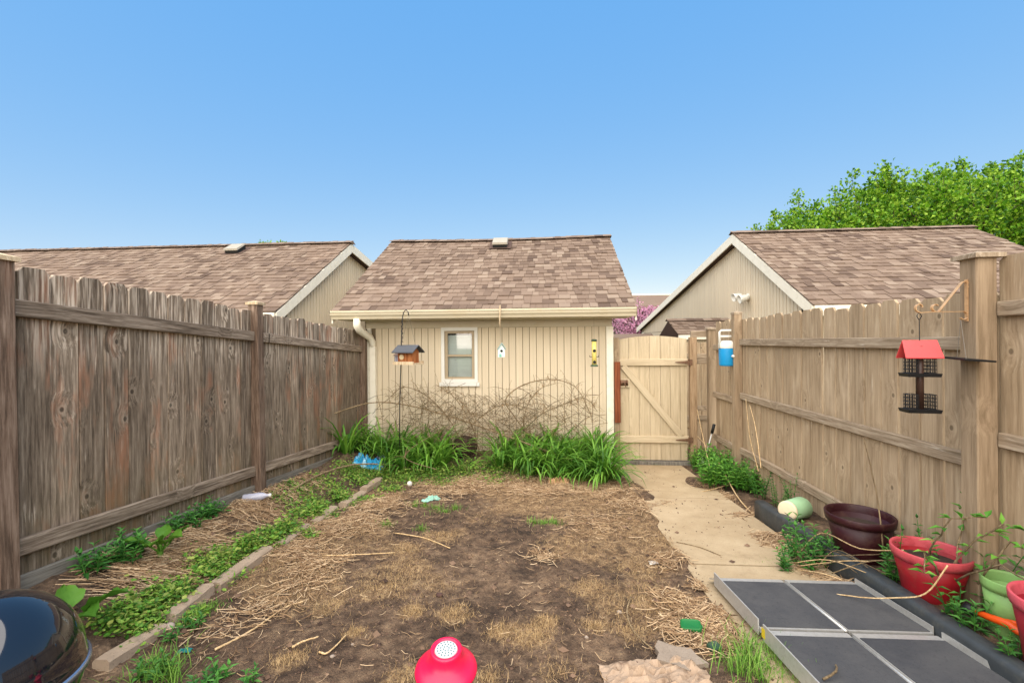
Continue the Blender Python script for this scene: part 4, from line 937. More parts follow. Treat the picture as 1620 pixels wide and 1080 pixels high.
t = NT('seed_tube'); sx = t.noise(t.objco(), 90, 3); M['seed'] = t.out(t.mix(t.ramp(sx, (.4, 0.), (.6, 1.)), rgb(206, 184, 84), rgb(232, 214, 130)), .3, 0, .5)
obj('tube', MB().lathe([(0, -.16), (.033, -.16), (.033, .16), (0, .16)], 16, mat4(tc)).mesh('tube', True), M['seed'], tf)
obj('cap', MB().lathe([(0, .16), (.04, .158), (.042, .17), (.03, .185), (0, .19)], 16, mat4(tc)).mesh('cap', True), plastic('dark_green', rgb(52, 74, 56), .5), tf)
obj('base', MB().lathe([(0, -.185), (.05, -.185), (.055, -.172), (.036, -.16), (0, -.16)], 16, mat4(tc)).mesh('base', True), plastic('dark_green2', rgb(70, 92, 70), .5), tf)
for z in (.03, -.125):
    obj('port', MB().lathe([(0, 0), (.021, 0), (.021, .008), (.012, .01), (0, .004)], 12, mat4(tc+Vector((0, -.032, z)), (rad(90), 0, 0))).mesh('port'), M['black'], tf)
for s in (-1, 1):
    obj('perch', MB().tube([tc+Vector((s*.03, 0, -.055)), tc+Vector((s*.06, 0, -.055)), tc+Vector((s*.06, 0, -.035))], .005, 6).mesh('perch'), M['black'], tf)
obj('hanger_wire', MB().tube([tc+Vector((0, 0, .188)), (tc.x, 6.3, 2.08)], .002, 4).mesh('wire'), M['wire'], tf)

# ---- bracket and red roofed suet feeder on the near tan post
by = 2.53
bx = 2.172
brk = thing('scroll_bracket', 'cream scrolled iron plant bracket on the near tan post', 'bracket', (bx, by, 1.9))
W_ = lambda px, py: on_y(px, py, by)
def strap(pts, name, wd=.016, th=.003):
    m = MB(); pts = [Vector(p) for p in pts]; n = len(pts)
    for i, p in enumerate(pts):
        d = (pts[min(i+1, n-1)]-pts[max(i-1, 0)]).normalized(); nr = Vector((-d.z, 0, d.x))
        for s, k in ((-1, -1), (1, -1), (1, 1), (-1, 1)): m.v.append(p+Vector((0, s*wd/2, 0))+nr*k*th/2)
    for i in range(n-1): m.f += [(i*4+k, i*4+(k+1) % 4, i*4+4+(k+1) % 4, i*4+4+k) for k in range(4)]
    m.f += [(3,2,1,0), tuple((n-1)*4+k for k in range(4))]; m.v = [tuple(v) for v in m.v]
    return obj(name, m.mesh(name), M['goldmetal'], brk)
def scroll(c, r0, r1, a0, a1, n=18): return [Vector((c.x+(r0+(r1-r0)*i/n)*math.cos(rad(a0+(a1-a0)*i/n)), c.y, c.z+(r0+(r1-r0)*i/n)*math.sin(rad(a0+(a1-a0)*i/n)))) for i in range(n+1)]
k_ = by/F_PX
zA, zB = W_(1533, 442).z, W_(1533, 508).z
strap([(bx-.003, by, zA), (bx-.003, by, zB)], 'wall_strap', .02)
cU, cL, cH = W_(1527, 452), W_(1480, 486), W_(1455, 486)
up = scroll(cU, 3*k_, 7.5*k_, -60, 160, 14)
lo = scroll(cL, 3*k_, 7.5*k_, 60, 300, 14); lo = list(reversed(lo))
strap(up+list(reversed(scroll(cL, 3.5*k_, 7*k_, 40, 310, 16))), 'scroll_arm')
strap(list(reversed(scroll(cH, 2.5*k_, 8*k_, -10, 270, 18)))[::-1]+[W_(1480, 493), W_(1510, 493)]+list(reversed(scroll(W_(1523, 500), 4*k_, 7*k_, -150, 80, 14))), 'arm_bar', .014)
fp = W_(1455, 590); fp = Vector((fp.x, by-.0, fp.z))
sf = thing('suet_feeder', 'black two tier caged suet feeder under a red folded roof', 'bird feeder', fp)
hook = W_(1454, 494)
mwS = Matrix.Translation(fp) @ Matrix.Rotation(rad(-8), 4, 'Z') @ Matrix.Diagonal((.8, .8, 1, 1))
zr = (590-541)*k_; ze_ = (590-567)*k_
RL = .098
for s in (-1, 1):
    obj('roof_panel', MB().add([(-RL, 0, zr), (RL, 0, zr), (RL*1.08, s*.055, ze_), (-RL*1.08, s*.055, ze_), (-RL, 0, zr-.005), (RL, 0, zr-.005), (RL*1.08, s*.051, ze_-.004), (-RL*1.08, s*.051, ze_-.004)], [(0,1,2,3),(7,6,5,4),(0,4,5,1),(1,5,6,2),(2,6,7,3),(3,7,4,0)], mwS).mesh('roof_panel'), plastic('red_roof', rgb(206, 70, 70), .45, .06), sf)
obj('column', MB().lathe([(.021, -.20), (.021, zr-.03)], 14, mwS, True).mesh('column', True), paint('rusty_brown_tube', rgb(58, 40, 32), .4, 12, .4), sf)
for zt_ in (0.0, -(643-590)*k_):
    tr = obj('tray', MB().add([(-.09,-.05,zt_-.018),(.09,-.05,zt_-.018),(.09,.05,zt_-.018),(-.09,.05,zt_-.018),(-.095,-.055,zt_),(.095,-.055,zt_),(.095,.055,zt_),(-.095,.055,zt_)], [(3,2,1,0),(4,5,6,7),(0,1,5,4),(1,2,6,5),(2,3,7,6),(3,0,4,7)], mwS).mesh('tray'), M['black'], sf)
    cg = MB()
    for sx in (-1, 1):
        x0, x1 = (.026, .074) if sx > 0 else (-.074, -.026)
        for i in range(5):
            x = x0+(x1-x0)*i/4
            for yy in (-.036, .036): cg.tube([(x, yy, zt_), (x, yy, zt_+.075)], .0018, 4, True, mwS)
        for j in range(5):
            z = zt_+.075*j/4+.001
            cg.tube([(x0, -.036, z), (x1, -.036, z), (x1, .036, z), (x0, .036, z), (x0, -.036, z)], .0018, 4, True, mwS)
        for i in range(1, 5):
            yy = -.036+.072*i/5
            for x in (x0, x1): cg.tube([(x, yy, zt_), (x, yy, zt_+.075)], .0018, 4, True, mwS)
    obj('cage', cg.mesh('cage'), M['black'], tr)
obj('hanger_wire', MB().tube([fp+Vector((0, 0, zr-.005)), hook+Vector((0, 0, -.04)), hook+Vector((-.012, 0, -.02)), hook, hook+Vector((.012, 0, -.02)), hook+Vector((0, 0, -.04))], .0025, 5).mesh('wire'), M['blackmetal'], sf)
tp = W_(1512, 567)+Vector((0, -.05, 0))
ty = thing('hanging_tray', 'flat black tray hung on strings against the near tan post', 'tray', tp)
obj('plate', MB().prism([(-.085, -.10), (.06, -.10), (.09, .10), (-.06, .10)], -.005, .004, 'z', mat4(tp, (rad(3), rad(4), 0))).mesh('plate'), M['black'], ty)
for q in ((-.06, -.08), (.03, .08)): obj('string', MB().tube([tp+Vector((*q, .0)), W_(1520, 507)], .0014, 4).mesh('string'), M['wire'], ty)

# ---- drink cooler hung on the fence
cc = Vector((2.17, 5.83, on_x(1150, 563, 2.17).z)); cc.y = on_x(1150, 563, 2.17).y
co_ = thing('jug_cooler', 'blue jug cooler with white lid and handle hung on the tan fence', 'cooler', cc)
u = cc.y/F_PX
obj('jug', MB().lathe([(0, -15*u), (10.5*u, -15*u), (11.3*u, -13*u), (11.6*u, 10*u), (11.4*u, 13*u), (0, 13*u)], 24, mat4(cc)).mesh('jug', True), plastic('cyan_plastic', rgb(24, 142, 198), .4), co_)
obj('lid', MB().lathe([(11.9*u, 12*u), (12.2*u, 14*u), (12*u, 20*u), (9*u, 23*u), (0, 24*u)], 24, mat4(cc)).mesh('lid', True), M['white'], co_)
obj('handle', MB().tube([cc+Vector((-11.5*u, -.02, 12*u)), cc+Vector((-11.5*u, -.02, 37*u)), cc+Vector((-9*u, -.02, 39*u)), cc+Vector((9*u, -.02, 39*u)), cc+Vector((11.5*u, -.02, 37*u)), cc+Vector((11.5*u, -.02, 12*u))], 1.8*u, 8).tube([cc+Vector((-11*u, -.02, 30*u)), cc+Vector((11*u, -.02, 30*u))], 1.8*u, 8).mesh('handle', True), M['white'], co_)
obj('spout', MB().lathe([(0, 0), (.016, 0), (.018, .02), (.01, .035), (0, .035)], 10, mat4(cc+Vector((.03, -11*u, 0)), (rad(90), rad(0), rad(10)))).mesh('spout', True), M['white'], co_)
obj('hang_cord', MB().tube([cc+Vector((0, -.02, 39*u)), (2.255, cc.y, cc.z+44*u), (2.30, cc.y, cc.z+46*u)], .004, 5).mesh('cord'), M['wire'], co_)

# ---- garden tool and wheel by the gate
tb = G(1112, 742)
tool = thing('garden_edger', 'wheeled garden edger with black grip leaning on the tan fence', 'garden tool', tb)
grip = on_x(1127, 682, 2.2)
wc = tb+Vector((0.02, 0, .10))
obj('shaft', MB().tube([wc, grip], .011, 8).mesh('shaft', True), M['steel'], tool)
obj('grip', MB().tube([grip-(grip-wc)*.06, grip+(grip-wc).normalized()*.10], .02, 8).mesh('grip', True), M['black'], tool)
mww = mat4(wc, (rad(90), rad(20), rad(-35)))
wh = obj('wheel', MB().lathe([(.085, -.014), (.105, -.014), (.11, 0), (.105, .014), (.085, .014), (.08, 0), (.085, -.014)], 28, mww).mesh('tyre', True), M['black'], tool)
sp = MB()
for k in range(8): sp.tube([(0, 0, 0), (.085*math.cos(k*math.pi/4), .085*math.sin(k*math.pi/4), 0)], .004, 5, True, mww)
obj('spokes', sp.mesh('spokes'), M['steel'], wh)
# ---- dark wicker ball at the foot of the garage
p = G(735, 722); p.y = min(p.y, 6.3); p.z = gh(p.x, p.y)+.14
wb = MB()
for k in range(70):
    ax = Vector((R.gauss(0, 1), R.gauss(0, 1), R.gauss(0, 1))).normalized(); e1 = ax.orthogonal().normalized(); e2 = ax.cross(e1); rr_ = R.uniform(.15, .175)
    wb.tube([p+Vector((e.x, e.y, e.z*.85)) for e in [(e1*math.cos(a)+e2*math.sin(a)+ax*R.uniform(-.06, .06))*rr_ for a in [2*math.pi*i/16 for i in range(17)]]], .005, 4, False)
wo = thing('wicker_ball', 'dark brown wicker ball resting among the daylilies by the wall', 'wicker ball', p-Vector((0, 0, .15)))
obj('wicker_strands', wb.mesh('wicker'), paint('dark_wicker', rgb(62, 46, 36), .8, 30, .4), wo)
obj('core', MB().lathe([(.135*math.sin(math.pi*i/10)+1e-5, -.115*math.cos(math.pi*i/10)) for i in range(11)], 14, mat4(p)).mesh('core', True), paint('core_dark', rgb(44, 33, 26), .9), wo)

# ================================================================ VEGETATION
def gauss_pt(c, r): return (R.gauss(c.x, r*.6), R.gauss(c.y, r*.6))
def blade(m, p, d, L, wd, bend, seg=5, fold=.25):
    """strap leaf arching over: p base, d outward unit dir"""
    side = Vector((-d.y, d.x, 0)); q = Vector(p); el = rad(R.uniform(48, 86)); n0 = len(m.v)
    for i in range(seg+1):
        u = i/seg; ww = wd*(1-.75*u**2.2)*(.7+.3*min(1, u*4)) if i < seg else .0008
        up = Vector((0, 0, 1))*math.cos(el)-d*math.sin(el)
        m.v += [tuple(q-side*ww/2+up*0), tuple(q-up*ww*fold*-1*-.5), tuple(q+side*ww/2)]
        q = q+(d*math.cos(el)+Vector((0, 0, 1))*math.sin(el))*L/seg
        el -= bend/seg*(0.5+u)
    for i in range(seg):
        a = n0+i*3; m.f += [(a, a+1, a+4, a+3), (a+1, a+2, a+5, a+4)]
def lily_mesh(n, L):
    m = MB()
    for k in range(n):
        a = R.uniform(0, 2*math.pi); d = Vector((math.cos(a), math.sin(a), 0)); r = R.uniform(0, .07)
        blade(m, (d.x*r, d.y*r, 0), d, L*R.uniform(.55, 1.15), R.uniform(.018, .034), R.uniform(1.4, 3.6))
    return m.mesh('daylily', True, M['lily'])
LM = [lily_mesh(44, .60), lily_mesh(46, .53), lily_mesh(40, .66)]
spots = [(920,760),(955,764),(875,755),(835,750),(640,745),(680,745),(790,740),(700,735),(660,738),(615,735),(905,748),(945,752),(965,756),(985,758),(880,742),(850,740),(820,738),(548,716),(566,712),(588,716),(606,722),(628,722),(650,725),(668,722),(690,720),(706,724),(640,712),(680,710),(560,705),(800,726),(830,728),(858,728),(884,732),(910,738),(934,742),(958,744),(978,745),(900,722),(930,724),(960,726),(985,735),(870,718),(840,716),(990,752)]
def in_group(px): return 'daylily clump with arching strap leaves below the window' if px < 740 else 'daylily clump with arching strap leaves beside the gate'
for i, (px, py) in enumerate(spots):
    p = G(px, py); p.x = min(p.x, 0.66); p.y = min(p.y, 6.38)
    o = obj('daylily', LM[i % 3], None, None, mat4((p.x, p.y, gh(p.x, p.y)-.01), (0, 0, R.uniform(0, 6)), R.uniform(.85, 1.15)))
    tag(o, in_group(px), 'daylily', 'daylilies below the window' if px < 740 else 'daylilies beside the gate')
# upright leaf by the corner
m = MB(); p = G(577, 712)
for k in range(4): blade(m, tuple(p+Vector((R.uniform(-.02, .02), .02, 0))), Vector((R.uniform(-.4, .4), -.9, 0)).normalized(), R.uniform(.45, .62), .04, .5)
tag(obj('iris', m.mesh('iris', True, M['lily'])), 'upright iris leaves in the corner by the downspout', 'iris')

def leaf6(m, c, d, up, L, wd, curl=.2):
    d = d.normalized(); s = d.cross(up).normalized(); n = s.cross(d); b = len(m.v)
    m.v += [tuple(c), tuple(c+d*L*.4+s*wd/2+n*wd*.25), tuple(c+d*L*.4-n*wd*.05), tuple(c+d*L*.4-s*wd/2+n*wd*.25), tuple(c+d*L-n*L*curl)]
    m.f += [(b, b+2, b+1), (b, b+3, b+2), (b+1, b+2, b+4), (b+2, b+3, b+4)]
# ---- ground cover: nobody could count it
def round_leaf(m, c, r, tilt, az, n=6):
    nx = Vector((math.cos(az)*math.sin(tilt), math.sin(az)*math.sin(tilt), math.cos(tilt))); e1 = nx.orthogonal().normalized(); e2 = nx.cross(e1); b = len(m.v)
    m.v.append(tuple(c-nx*r*.2))
    for k in range(n): a = 2*math.pi*k/n; m.v.append(tuple(c+(e1*math.cos(a)+e2*math.sin(a)*.85)*r))
    m.f += [(b, b+1+k, b+1+(k+1) % n) for k in range(n)]
COV = [(330,905,.07,250,.05),(392,868,.06,300,.06),(452,842,.06,300,.06),(285,950,.06,250,.05),(225,1010,.06,200,.05),(250,985,.05,150,.05),(505,818,.06,260,.06),(540,792,.06,260,.06),(575,768,.07,260,.06),(330,897,.10,700,.045),(360,885,.08,500,.05),(400,866,.08,560,.055),(430,853,.09,600,.055),(460,838,.09,500,.05),(480,815,.11,550,.05),(500,800,.11,500,.04),(540,785,.12,420,.04),(450,790,.12,200,.02),(520,765,.16,450,.03),(560,750,.22,1000,.035),(610,752,.22,1000,.04),(650,757,.2,1200,.06),(690,748,.2,1100,.05),(740,742,.22,900,.04),(790,738,.2,900,.05),(840,742,.22,1100,.06),(890,748,.2,1200,.07),(930,752,.2,1100,.07),(970,755,.14,700,.06),(470,770,.15,400,.02),(430,760,.12,300,.02),(250,950,.10,650,.04),(215,972,.09,600,.04),(180,990,.09,400,.035),(280,935,.09,500,.035),(350,910,.08,350,.03),(310,975,.06,160,.02),(520,815,.08,250,.03),(580,790,.1,250,.02),(620,775,.12,350,.025),(700,765,.15,300,.02),(490,848,.06,160,.02),(780,760,.15,250,.02)]
m = MB()
for px, py, r, n, h in COV:
    c = G(px, py)
    for k in range(n):
        x, y = gauss_pt(c, r)
        if x > .88 or y > 6.5 or x < -2.62: continue
        z = ghn(x, y)+abs(R.gauss(0, h*.7))+.006
        if R.random() < .3: leaf6(m, Vector((x, y, z)), Vector((R.uniform(-1, 1), R.uniform(-1, 1), R.uniform(0, .9))), Vector((0, 0, 1)), R.uniform(.015, .045), R.uniform(.005, .012))
        else: round_leaf(m, Vector((x, y, z)), R.uniform(.005, .016), abs(R.gauss(0, .6)), R.uniform(0, 6.28))
o = obj('ground_cover', m.mesh('ground_cover', False, M['cover'])); o['kind'] = 'stuff'; o['label'] = 'low bright green ground cover of small round leaves'; o['category'] = 'ground cover'

# ---- leafy weeds: stem and opposite leaves
def weed_mesh(nst, H, Ll, spread, pairs=7):
    st, lf = MB(), MB()
    for k in range(nst):
        a = R.uniform(0, 6.28); r = R.uniform(0, spread); q = Vector((r*math.cos(a), r*math.sin(a), 0)); h = H*R.uniform(.55, 1.1)
        lean = Vector((math.cos(a), math.sin(a), 0))*R.uniform(.05, .35); pts = [q+lean*h*(i/5)**1.5+Vector((0, 0, h*i/5)) for i in range(6)]
        st.tube(pts, [.0035-.0004*i for i in range(6)], 4)
        for j in range(pairs):
            u = .15+.85*j/(pairs-1); i = min(4, int(u*5)); f = u*5-i; c = pts[i].lerp(pts[i+1], f); az = j*1.57+k
            for s in (0, math.pi):
                d = Vector((math.cos(az+s), math.sin(az+s), R.uniform(.1, .8) if u < .9 else 1.2)); leaf6(lf, c, d, Vector((0, 0, 1)), Ll*(1.1-.5*u)*R.uniform(.7, 1.2), Ll*.36*(1.1-.4*u))
    return st.mesh('stem', True, M['weed']), lf.mesh('leaves', False, None)
def weeds(name, label, group, spots, nst, H, Ll, spread, mat, pairs=7, variants=3, dz=0):
    vs_ = [weed_mesh(nst, H, Ll, spread, pairs) for _ in range(variants)]
    for st, lf in vs_: lf.materials.append(M[mat])
    for i, sp_ in enumerate(spots):
        if len(sp_) == 2: p = G(*sp_)
        else: p = Vector(sp_)
        st, lf = vs_[i % variants]; mw = mat4(p+Vector((0, 0, dz)), (0, 0, R.uniform(0, 6)), R.uniform(.8, 1.2))
        t = thing(name, label, 'weed', p, group); obj('stem', st, None, t, mw)['kind'] = 'stuff'; obj('leaves', lf, None, t, mw)['kind'] = 'stuff'
weeds('mint_plant', 'bright green leafy mint growing where the path meets the tan fence', 'mint by the path', [(1120,748),(1140,752),(1160,756),(1180,762),(1200,768),(1216,772),(1190,745),(1165,738),(1145,738),(1210,752),(1225,762),(1130,768),(1175,775),(1150,765),(1195,778),(1235,775),(1108,738),(1240,760)], 22, .27, .08, .15, 'mint', 7)
weeds('leafy_weed', 'tall leafy weed growing at the grey edging beside the burgundy planter', 'weeds along the grey edging', [(1258,892),(1290,896),(1310,905),(1275,905),(1242,908),(1322,898)], 4, .25, .07, .05, 'weed', 9)
weeds('leafy_weed', 'dark leafy weed at the foot of the tan fence near the toppled pot', 'weeds at the tan fence', [(2.2,4.3,gh(2.2,4.3)),(2.2,4.55,gh(2.2,4.55)),(2.2,4.9,gh(2.2,4.9)),(2.14,5.3,gh(2.14,5.3))], 5, .32, .05, .06, 'weed', 9)
weeds('leafy_weed', 'dark leafy weed at the foot of the weathered fence', 'weeds at the weathered fence', [(-2.55,2.38,gh(-2.55,2.38)),(-2.52,2.52,gh(-2.52,2.52)),(-2.58,2.65,gh(-2.58,2.65)),(-2.6,2.98,gh(-2.6,2.98)),(-2.56,3.1,gh(-2.56,3.1)),(-2.6,3.24,gh(-2.6,3.24)),(-2.58,3.35,gh(-2.58,3.35))], 7, .13, .075, .07, 'weed', 5)
weeds('leafy_weed', 'leafy shoot growing between the burgundy and red planters', 'shoots by the planters', [(2.19,2.92,.34),(2.21,2.86,.34),(2.22,2.74,.35),(1.99,2.86,.33),(2.0,2.80,.33),(2.21,2.46,.36)], 3, .34, .065, .04, 'weed', 8)
weeds('leafy_weed', 'low weed sprouting between the grey edging and crimson planter', 'shoots by the crimson planter', [(2.0,2.40,gh(2.0,2.4)),(2.0,2.30,gh(2.0,2.3)),(1.98,2.08,gh(1.98,2.08))], 4, .16, .06, .05, 'weed', 5)
weeds('seedling', 'small seedling growing through the cracked path by the gate', 'seedlings by the gate', [(1078,722),(1098,745)], 2, .18, .04, .02, 'weed', 6)
weeds('seedling', 'low weed seedling in the soil by the concrete blocks', 'seedlings by the blocks', [(345,1078),(395,1085),(330,1090),(260,1065),(235,1075),(300,1000),(270,1015)], 4, .07, .05, .05, 'weed', 4)
# broad leaved burdock
def broad_leaf(L, wd):
    m = MB(); N = 8; Wn = 6
    for i in range(N+1):
        u = i/N; ww = wd*math.sin(math.pi*min(1, u*.93+.07)**.75)*(1+.06*math.sin(u*25))
        for j in range(Wn+1):
            v = j/Wn*2-1; m.v.append((L*u, v*ww/2, .10*L*math.sin(u*2.6)+.18*ww*v*v+.012*math.sin(u*16+v*5)))
    m.f = [(i*(Wn+1)+j, (i+1)*(Wn+1)+j, (i+1)*(Wn+1)+j+1, i*(Wn+1)+j+1) for i in range(N) for j in range(Wn)]
    return m.mesh('leaf', True, M['burdock'])
BL = broad_leaf(.20, .15)
def burdock(label, p, leaves):
    t = thing('burdock', label, 'plant', p)
    for az, el, s in leaves:
        off_ = Vector((math.cos(rad(az)), math.sin(rad(az)), 0))*.05; mw = mat4(p+off_+Vector((0, 0, .05+R.uniform(0, .04))), Euler((rad(R.uniform(-20, 20)), rad(-el*.7), rad(az)), 'XYZ'), s*.85)
        obj('leaf_stalk', MB().tube([p+Vector((0, 0, .01)), mw @ Vector((.02, 0, .002))], .005, 5).mesh('leaf_stalk'), M['burdock'], t)
        obj('leaf', BL, None, t, mw)
    obj('stem', MB().tube([p-Vector((0, 0, .01)), p+Vector((0, 0, .06))], [.02, .012], 6).mesh('stem'), M['burdock'], t)
burdock('broad leaved bright green plant at the foot of the weathered fence', Vector((-2.45, 2.70, gh(-2.45, 2.7)+.01)), [(-60, 20, .9), (-15, 30, 1.0), (60, 45, .8), (-120, 40, .9), (120, 30, .7)])
burdock('broad leaved bright green plant behind the grill', Vector((-2.28, 2.02, gh(-2.28, 2.02)+.02)), [(-20, 18, 1.0), (20, 30, 1.1), (-90, 30, .8), (150, 30, .9)])
# vine in the red pot
vn = thing('vine', 'straggling vine with thin red stems rising out of the red planter', 'vine', (2.04, 2.52, .55))
vs1, vl = MB(), MB()
for k, ln_ in enumerate([[(2.06,2.62,.55),(1.96,2.48,.72),(2.0,2.42,.86),(2.1,2.36,.90)], [(2.06,2.52,.55),(2.12,2.45,.75),(2.18,2.36,.86),(2.21,2.24,.88)], [(2.0,2.5,.55),(1.9,2.46,.68),(1.86,2.40,.60)], [(2.08,2.5,.55),(2.16,2.56,.75),(2.2,2.6,.92)], [(2.04,2.45,.55),(2.06,2.25,.72),(2.09,2.05,.70),(2.1,1.9,.62)], [(2.1,2.4,.55),(2.15,2.3,.8),(2.2,2.15,.78)]]):
    P_ = [Vector(a) for a in ln_]; dense = [P_[i].lerp(P_[i+1], f) for i in range(len(P_)-1) for f in (0, .33, .66)]+[P_[-1]]
    dense = [d+Vector((R.uniform(-1, 1), R.uniform(-1, 1), R.uniform(-1, 1)))*.008 for d in dense]
    obj('stem', MB().tube(dense, [.005-.003*i/len(dense) for i in range(len(dense))], 5).mesh('stem', True), M['twig'], vn)
    for d in dense[2:]:
        for q in range(2 if k != 4 else 1): leaf6(vl, d, Vector((R.uniform(-1, 1), R.uniform(-1, 1), R.uniform(-.1, .5))), Vector((0, 0, 1)), R.uniform(.035, .07), R.uniform(.018, .034))
obj('leaves', vl.mesh('leaves', False, M['mint']), None, vn)

# ---- grass tufts
def tuft(n, L, sp, mat):
    m = MB()
    for k in range(n):
        a = R.uniform(0, 6.28); d = Vector((math.cos(a), math.sin(a), 0)); r = abs(R.gauss(0, sp)); b2 = R.uniform(0, 6.28)
        blade(m, (math.cos(b2)*r, math.sin(b2)*r, 0), d, L*R.uniform(.5, 1.2), .0035, R.uniform(.3, 1.8), 3)
    return m.mesh('grass_tuft', False, M[mat])
gm = MB()
def tuft_into(n, L, sp, p):
    for k in range(n):
        a = R.uniform(0, 6.28); d = Vector((math.cos(a), math.sin(a), 0)); r = abs(R.gauss(0, sp)); b2 = R.uniform(0, 6.28)
        x, y = p.x+math.cos(b2)*r, p.y+math.sin(b2)*r
        blade(gm, (x, y, ghn(x, y)-.003), d, L*R.uniform(.4, 1.2), .0035, R.uniform(.3, 2.2), 3)
for label, group, L_ in (('long green grass tuft growing against the ramp side', 'grass beside the ramp', [(1175,1040),(1195,1052),(1210,1040),(1225,1055),(1245,1065),(1200,1075),(1230,1078),(1165,1065),(1262,1078),(1185,1028)]),
                         ('short grass tuft in the joint of the concrete path', 'grass in the path joint', [(1192,897),(1208,898),(1225,897),(1240,894)]),
                         ('small green grass patch on the bare soil', 'grass patches on the soil', [(862,828),(845,826),(878,829),(690,806),(705,810),(672,803),(720,806),(665,838),(655,800),(612,830),(1040,740)]),
                         ('grass tuft at the edging blocks of the left bed', 'grass by the edging blocks', [(240,1072),(255,1060),(268,1078),(320,968),(335,960),(300,985),(480,845),(560,800),(380,905)])):
    for i, (px, py) in enumerate(L_):
        p = G(px, py); p.z = ghn(p.x, p.y)
        s = R.uniform(.75, 1.1)*(.85 if py > 1000 else .42)
        tuft_into(80, .14*s, .075 if py > 1000 else .05, p)

o = obj('grass', gm.mesh('grass', False, M['grass'])); o['kind'] = 'stuff'; o['label'] = 'tufts of green grass on the soil and beside the ramp'; o['category'] = 'grass'
# ---- straw, dead grass, crumbs: stuff
def straw_piece(m, x, y, L, az, wd, lift=0.0):
    dx, dy = math.cos(az)*L/2, math.sin(az)*L/2; s = Vector((-math.sin(az), math.cos(az), 0))*wd/2; zc = lift+.004
    P_ = []
    bend = R.uniform(-.12, .12)*L
    for f in (-1, 0, 1):
        X, Y = x+dx*f+(-math.sin(az))*bend*(1-f*f), y+dy*f+math.cos(az)*bend*(1-f*f)
        P_.append(Vector((X, Y, ghn(X, Y)+zc+R.random()*.008+(.012*R.random() if f else 0))))
    b = len(m.v)
    for q in P_: m.v += [tuple(q-s), tuple(q+Vector((0, 0, wd*.5))), tuple(q+s)]
    for i in range(2): m.f += [(b+i*3, b+i*3+1, b+i*3+4, b+i*3+3), (b+i*3+1, b+i*3+2, b+i*3+5, b+i*3+4)]
m = MB()
STRAW = [(300,850,.28,380,.16,25),(255,885,.26,240,.2,30),(220,920,.2,150,.24,35),(390,805,.25,420,.14,None),(440,780,.2,260,.12,None),(480,760,.2,250,.12,None),(545,830,.30,900,.13,None),(600,800,.25,600,.11,None),(505,890,.16,450,.12,None),(480,920,.18,260,.09,None),(420,960,.2,140,.1,None),(460,870,.16,400,.1,None),(700,775,.3,700,.10,None),(760,765,.3,700,.10,None),(840,772,.3,900,.12,None),(900,770,.28,900,.13,None),(960,775,.28,800,.12,None),(1000,800,.22,350,.1,None),(860,880,.10,160,.08,None),(950,830,.3,300,.09,None),(1110,975,.12,600,.10,None),(1090,1000,.14,500,.09,None),(1140,1010,.10,350,.09,None),(1060,950,.1,150,.09,None),(1150,790,.18,500,.12,None),(1180,820,.14,350,.12,None),(1130,770,.12,250,.12,None),(1270,900,.14,500,.16,None),(1230,870,.12,300,.14,None),(1210,850,.1,200,.12,None),(1330,930,.12,300,.16,None),(1120,800,.14,140,.12,None),(340,1000,.25,120,.1,None),(1040,760,.12,250,.1,None),(1020,745,.1,150,.1,None),(1060,800,.08,120,.07,None),(1075,860,.06,90,.06,None),(1110,930,.06,120,.07,None),(1150,830,.3,120,.1,None),(1220,890,.2,160,.12,None),(1060,890,.12,180,.08,None),(660,760,.2,200,.1,None)]
for px, py, r, n, L, dirn in STRAW:
    c = G(px, py)
    for k in range(n):
        x, y = gauss_pt(c, r)
        if x < -2.64 or x > 1.9 or y > 6.4 or y < 1.3: continue
        az = R.uniform(0, 6.28) if dirn is None else rad(R.gauss(50, 26))
        straw_piece(m, x, y, L*R.uniform(.3, 1.3), az, R.uniform(.002, .0058), R.random()**2*.02)
for k in range(1800):
    x, y = R.uniform(-2.5, 1.0), R.uniform(1.6, 5.5); straw_piece(m, x, y, R.uniform(.015, .07), R.uniform(0, 6.28), R.uniform(.0015, .0035))
for k in range(160):
    x, y = R.uniform(.95, 1.75), R.uniform(3.0, 6.2); straw_piece(m, x, y, R.uniform(.02, .14), R.uniform(0, 6.28), R.uniform(.0015, .003))
o = obj('straw', m.mesh('straw', False, M['straw'])); o['kind'] = 'stuff'; o['label'] = 'scattered dry straw and stalks over the soil'; o['category'] = 'straw'
m = MB()
for (c, r, k) in DRY:
    for q in range(int(900*min(1, r/.15)*k)):
        x, y = gauss_pt(c, r*.9)
        if x < -2.6 or x > .95 or y > 6.3: continue
        a = R.uniform(0, 6.28); L = R.uniform(.012, .04); t_ = R.uniform(.2, 1.1); d = Vector((math.cos(a)*math.cos(t_), math.sin(a)*math.cos(t_), math.sin(t_)))*L; s = Vector((-math.sin(a), math.cos(a), 0))*.0011
        p = Vector((x, y, ghn(x, y)-.002)); b = len(m.v); m.v += [tuple(p-s), tuple(p+s), tuple(p+d)]; m.f.append((b, b+1, b+2))
o = obj('dead_grass', m.mesh('dead_grass', False, M['thatch'])); o['kind'] = 'stuff'; o['label'] = 'matted tan dead grass on the mud'; o['category'] = 'dead grass'
m = MB()
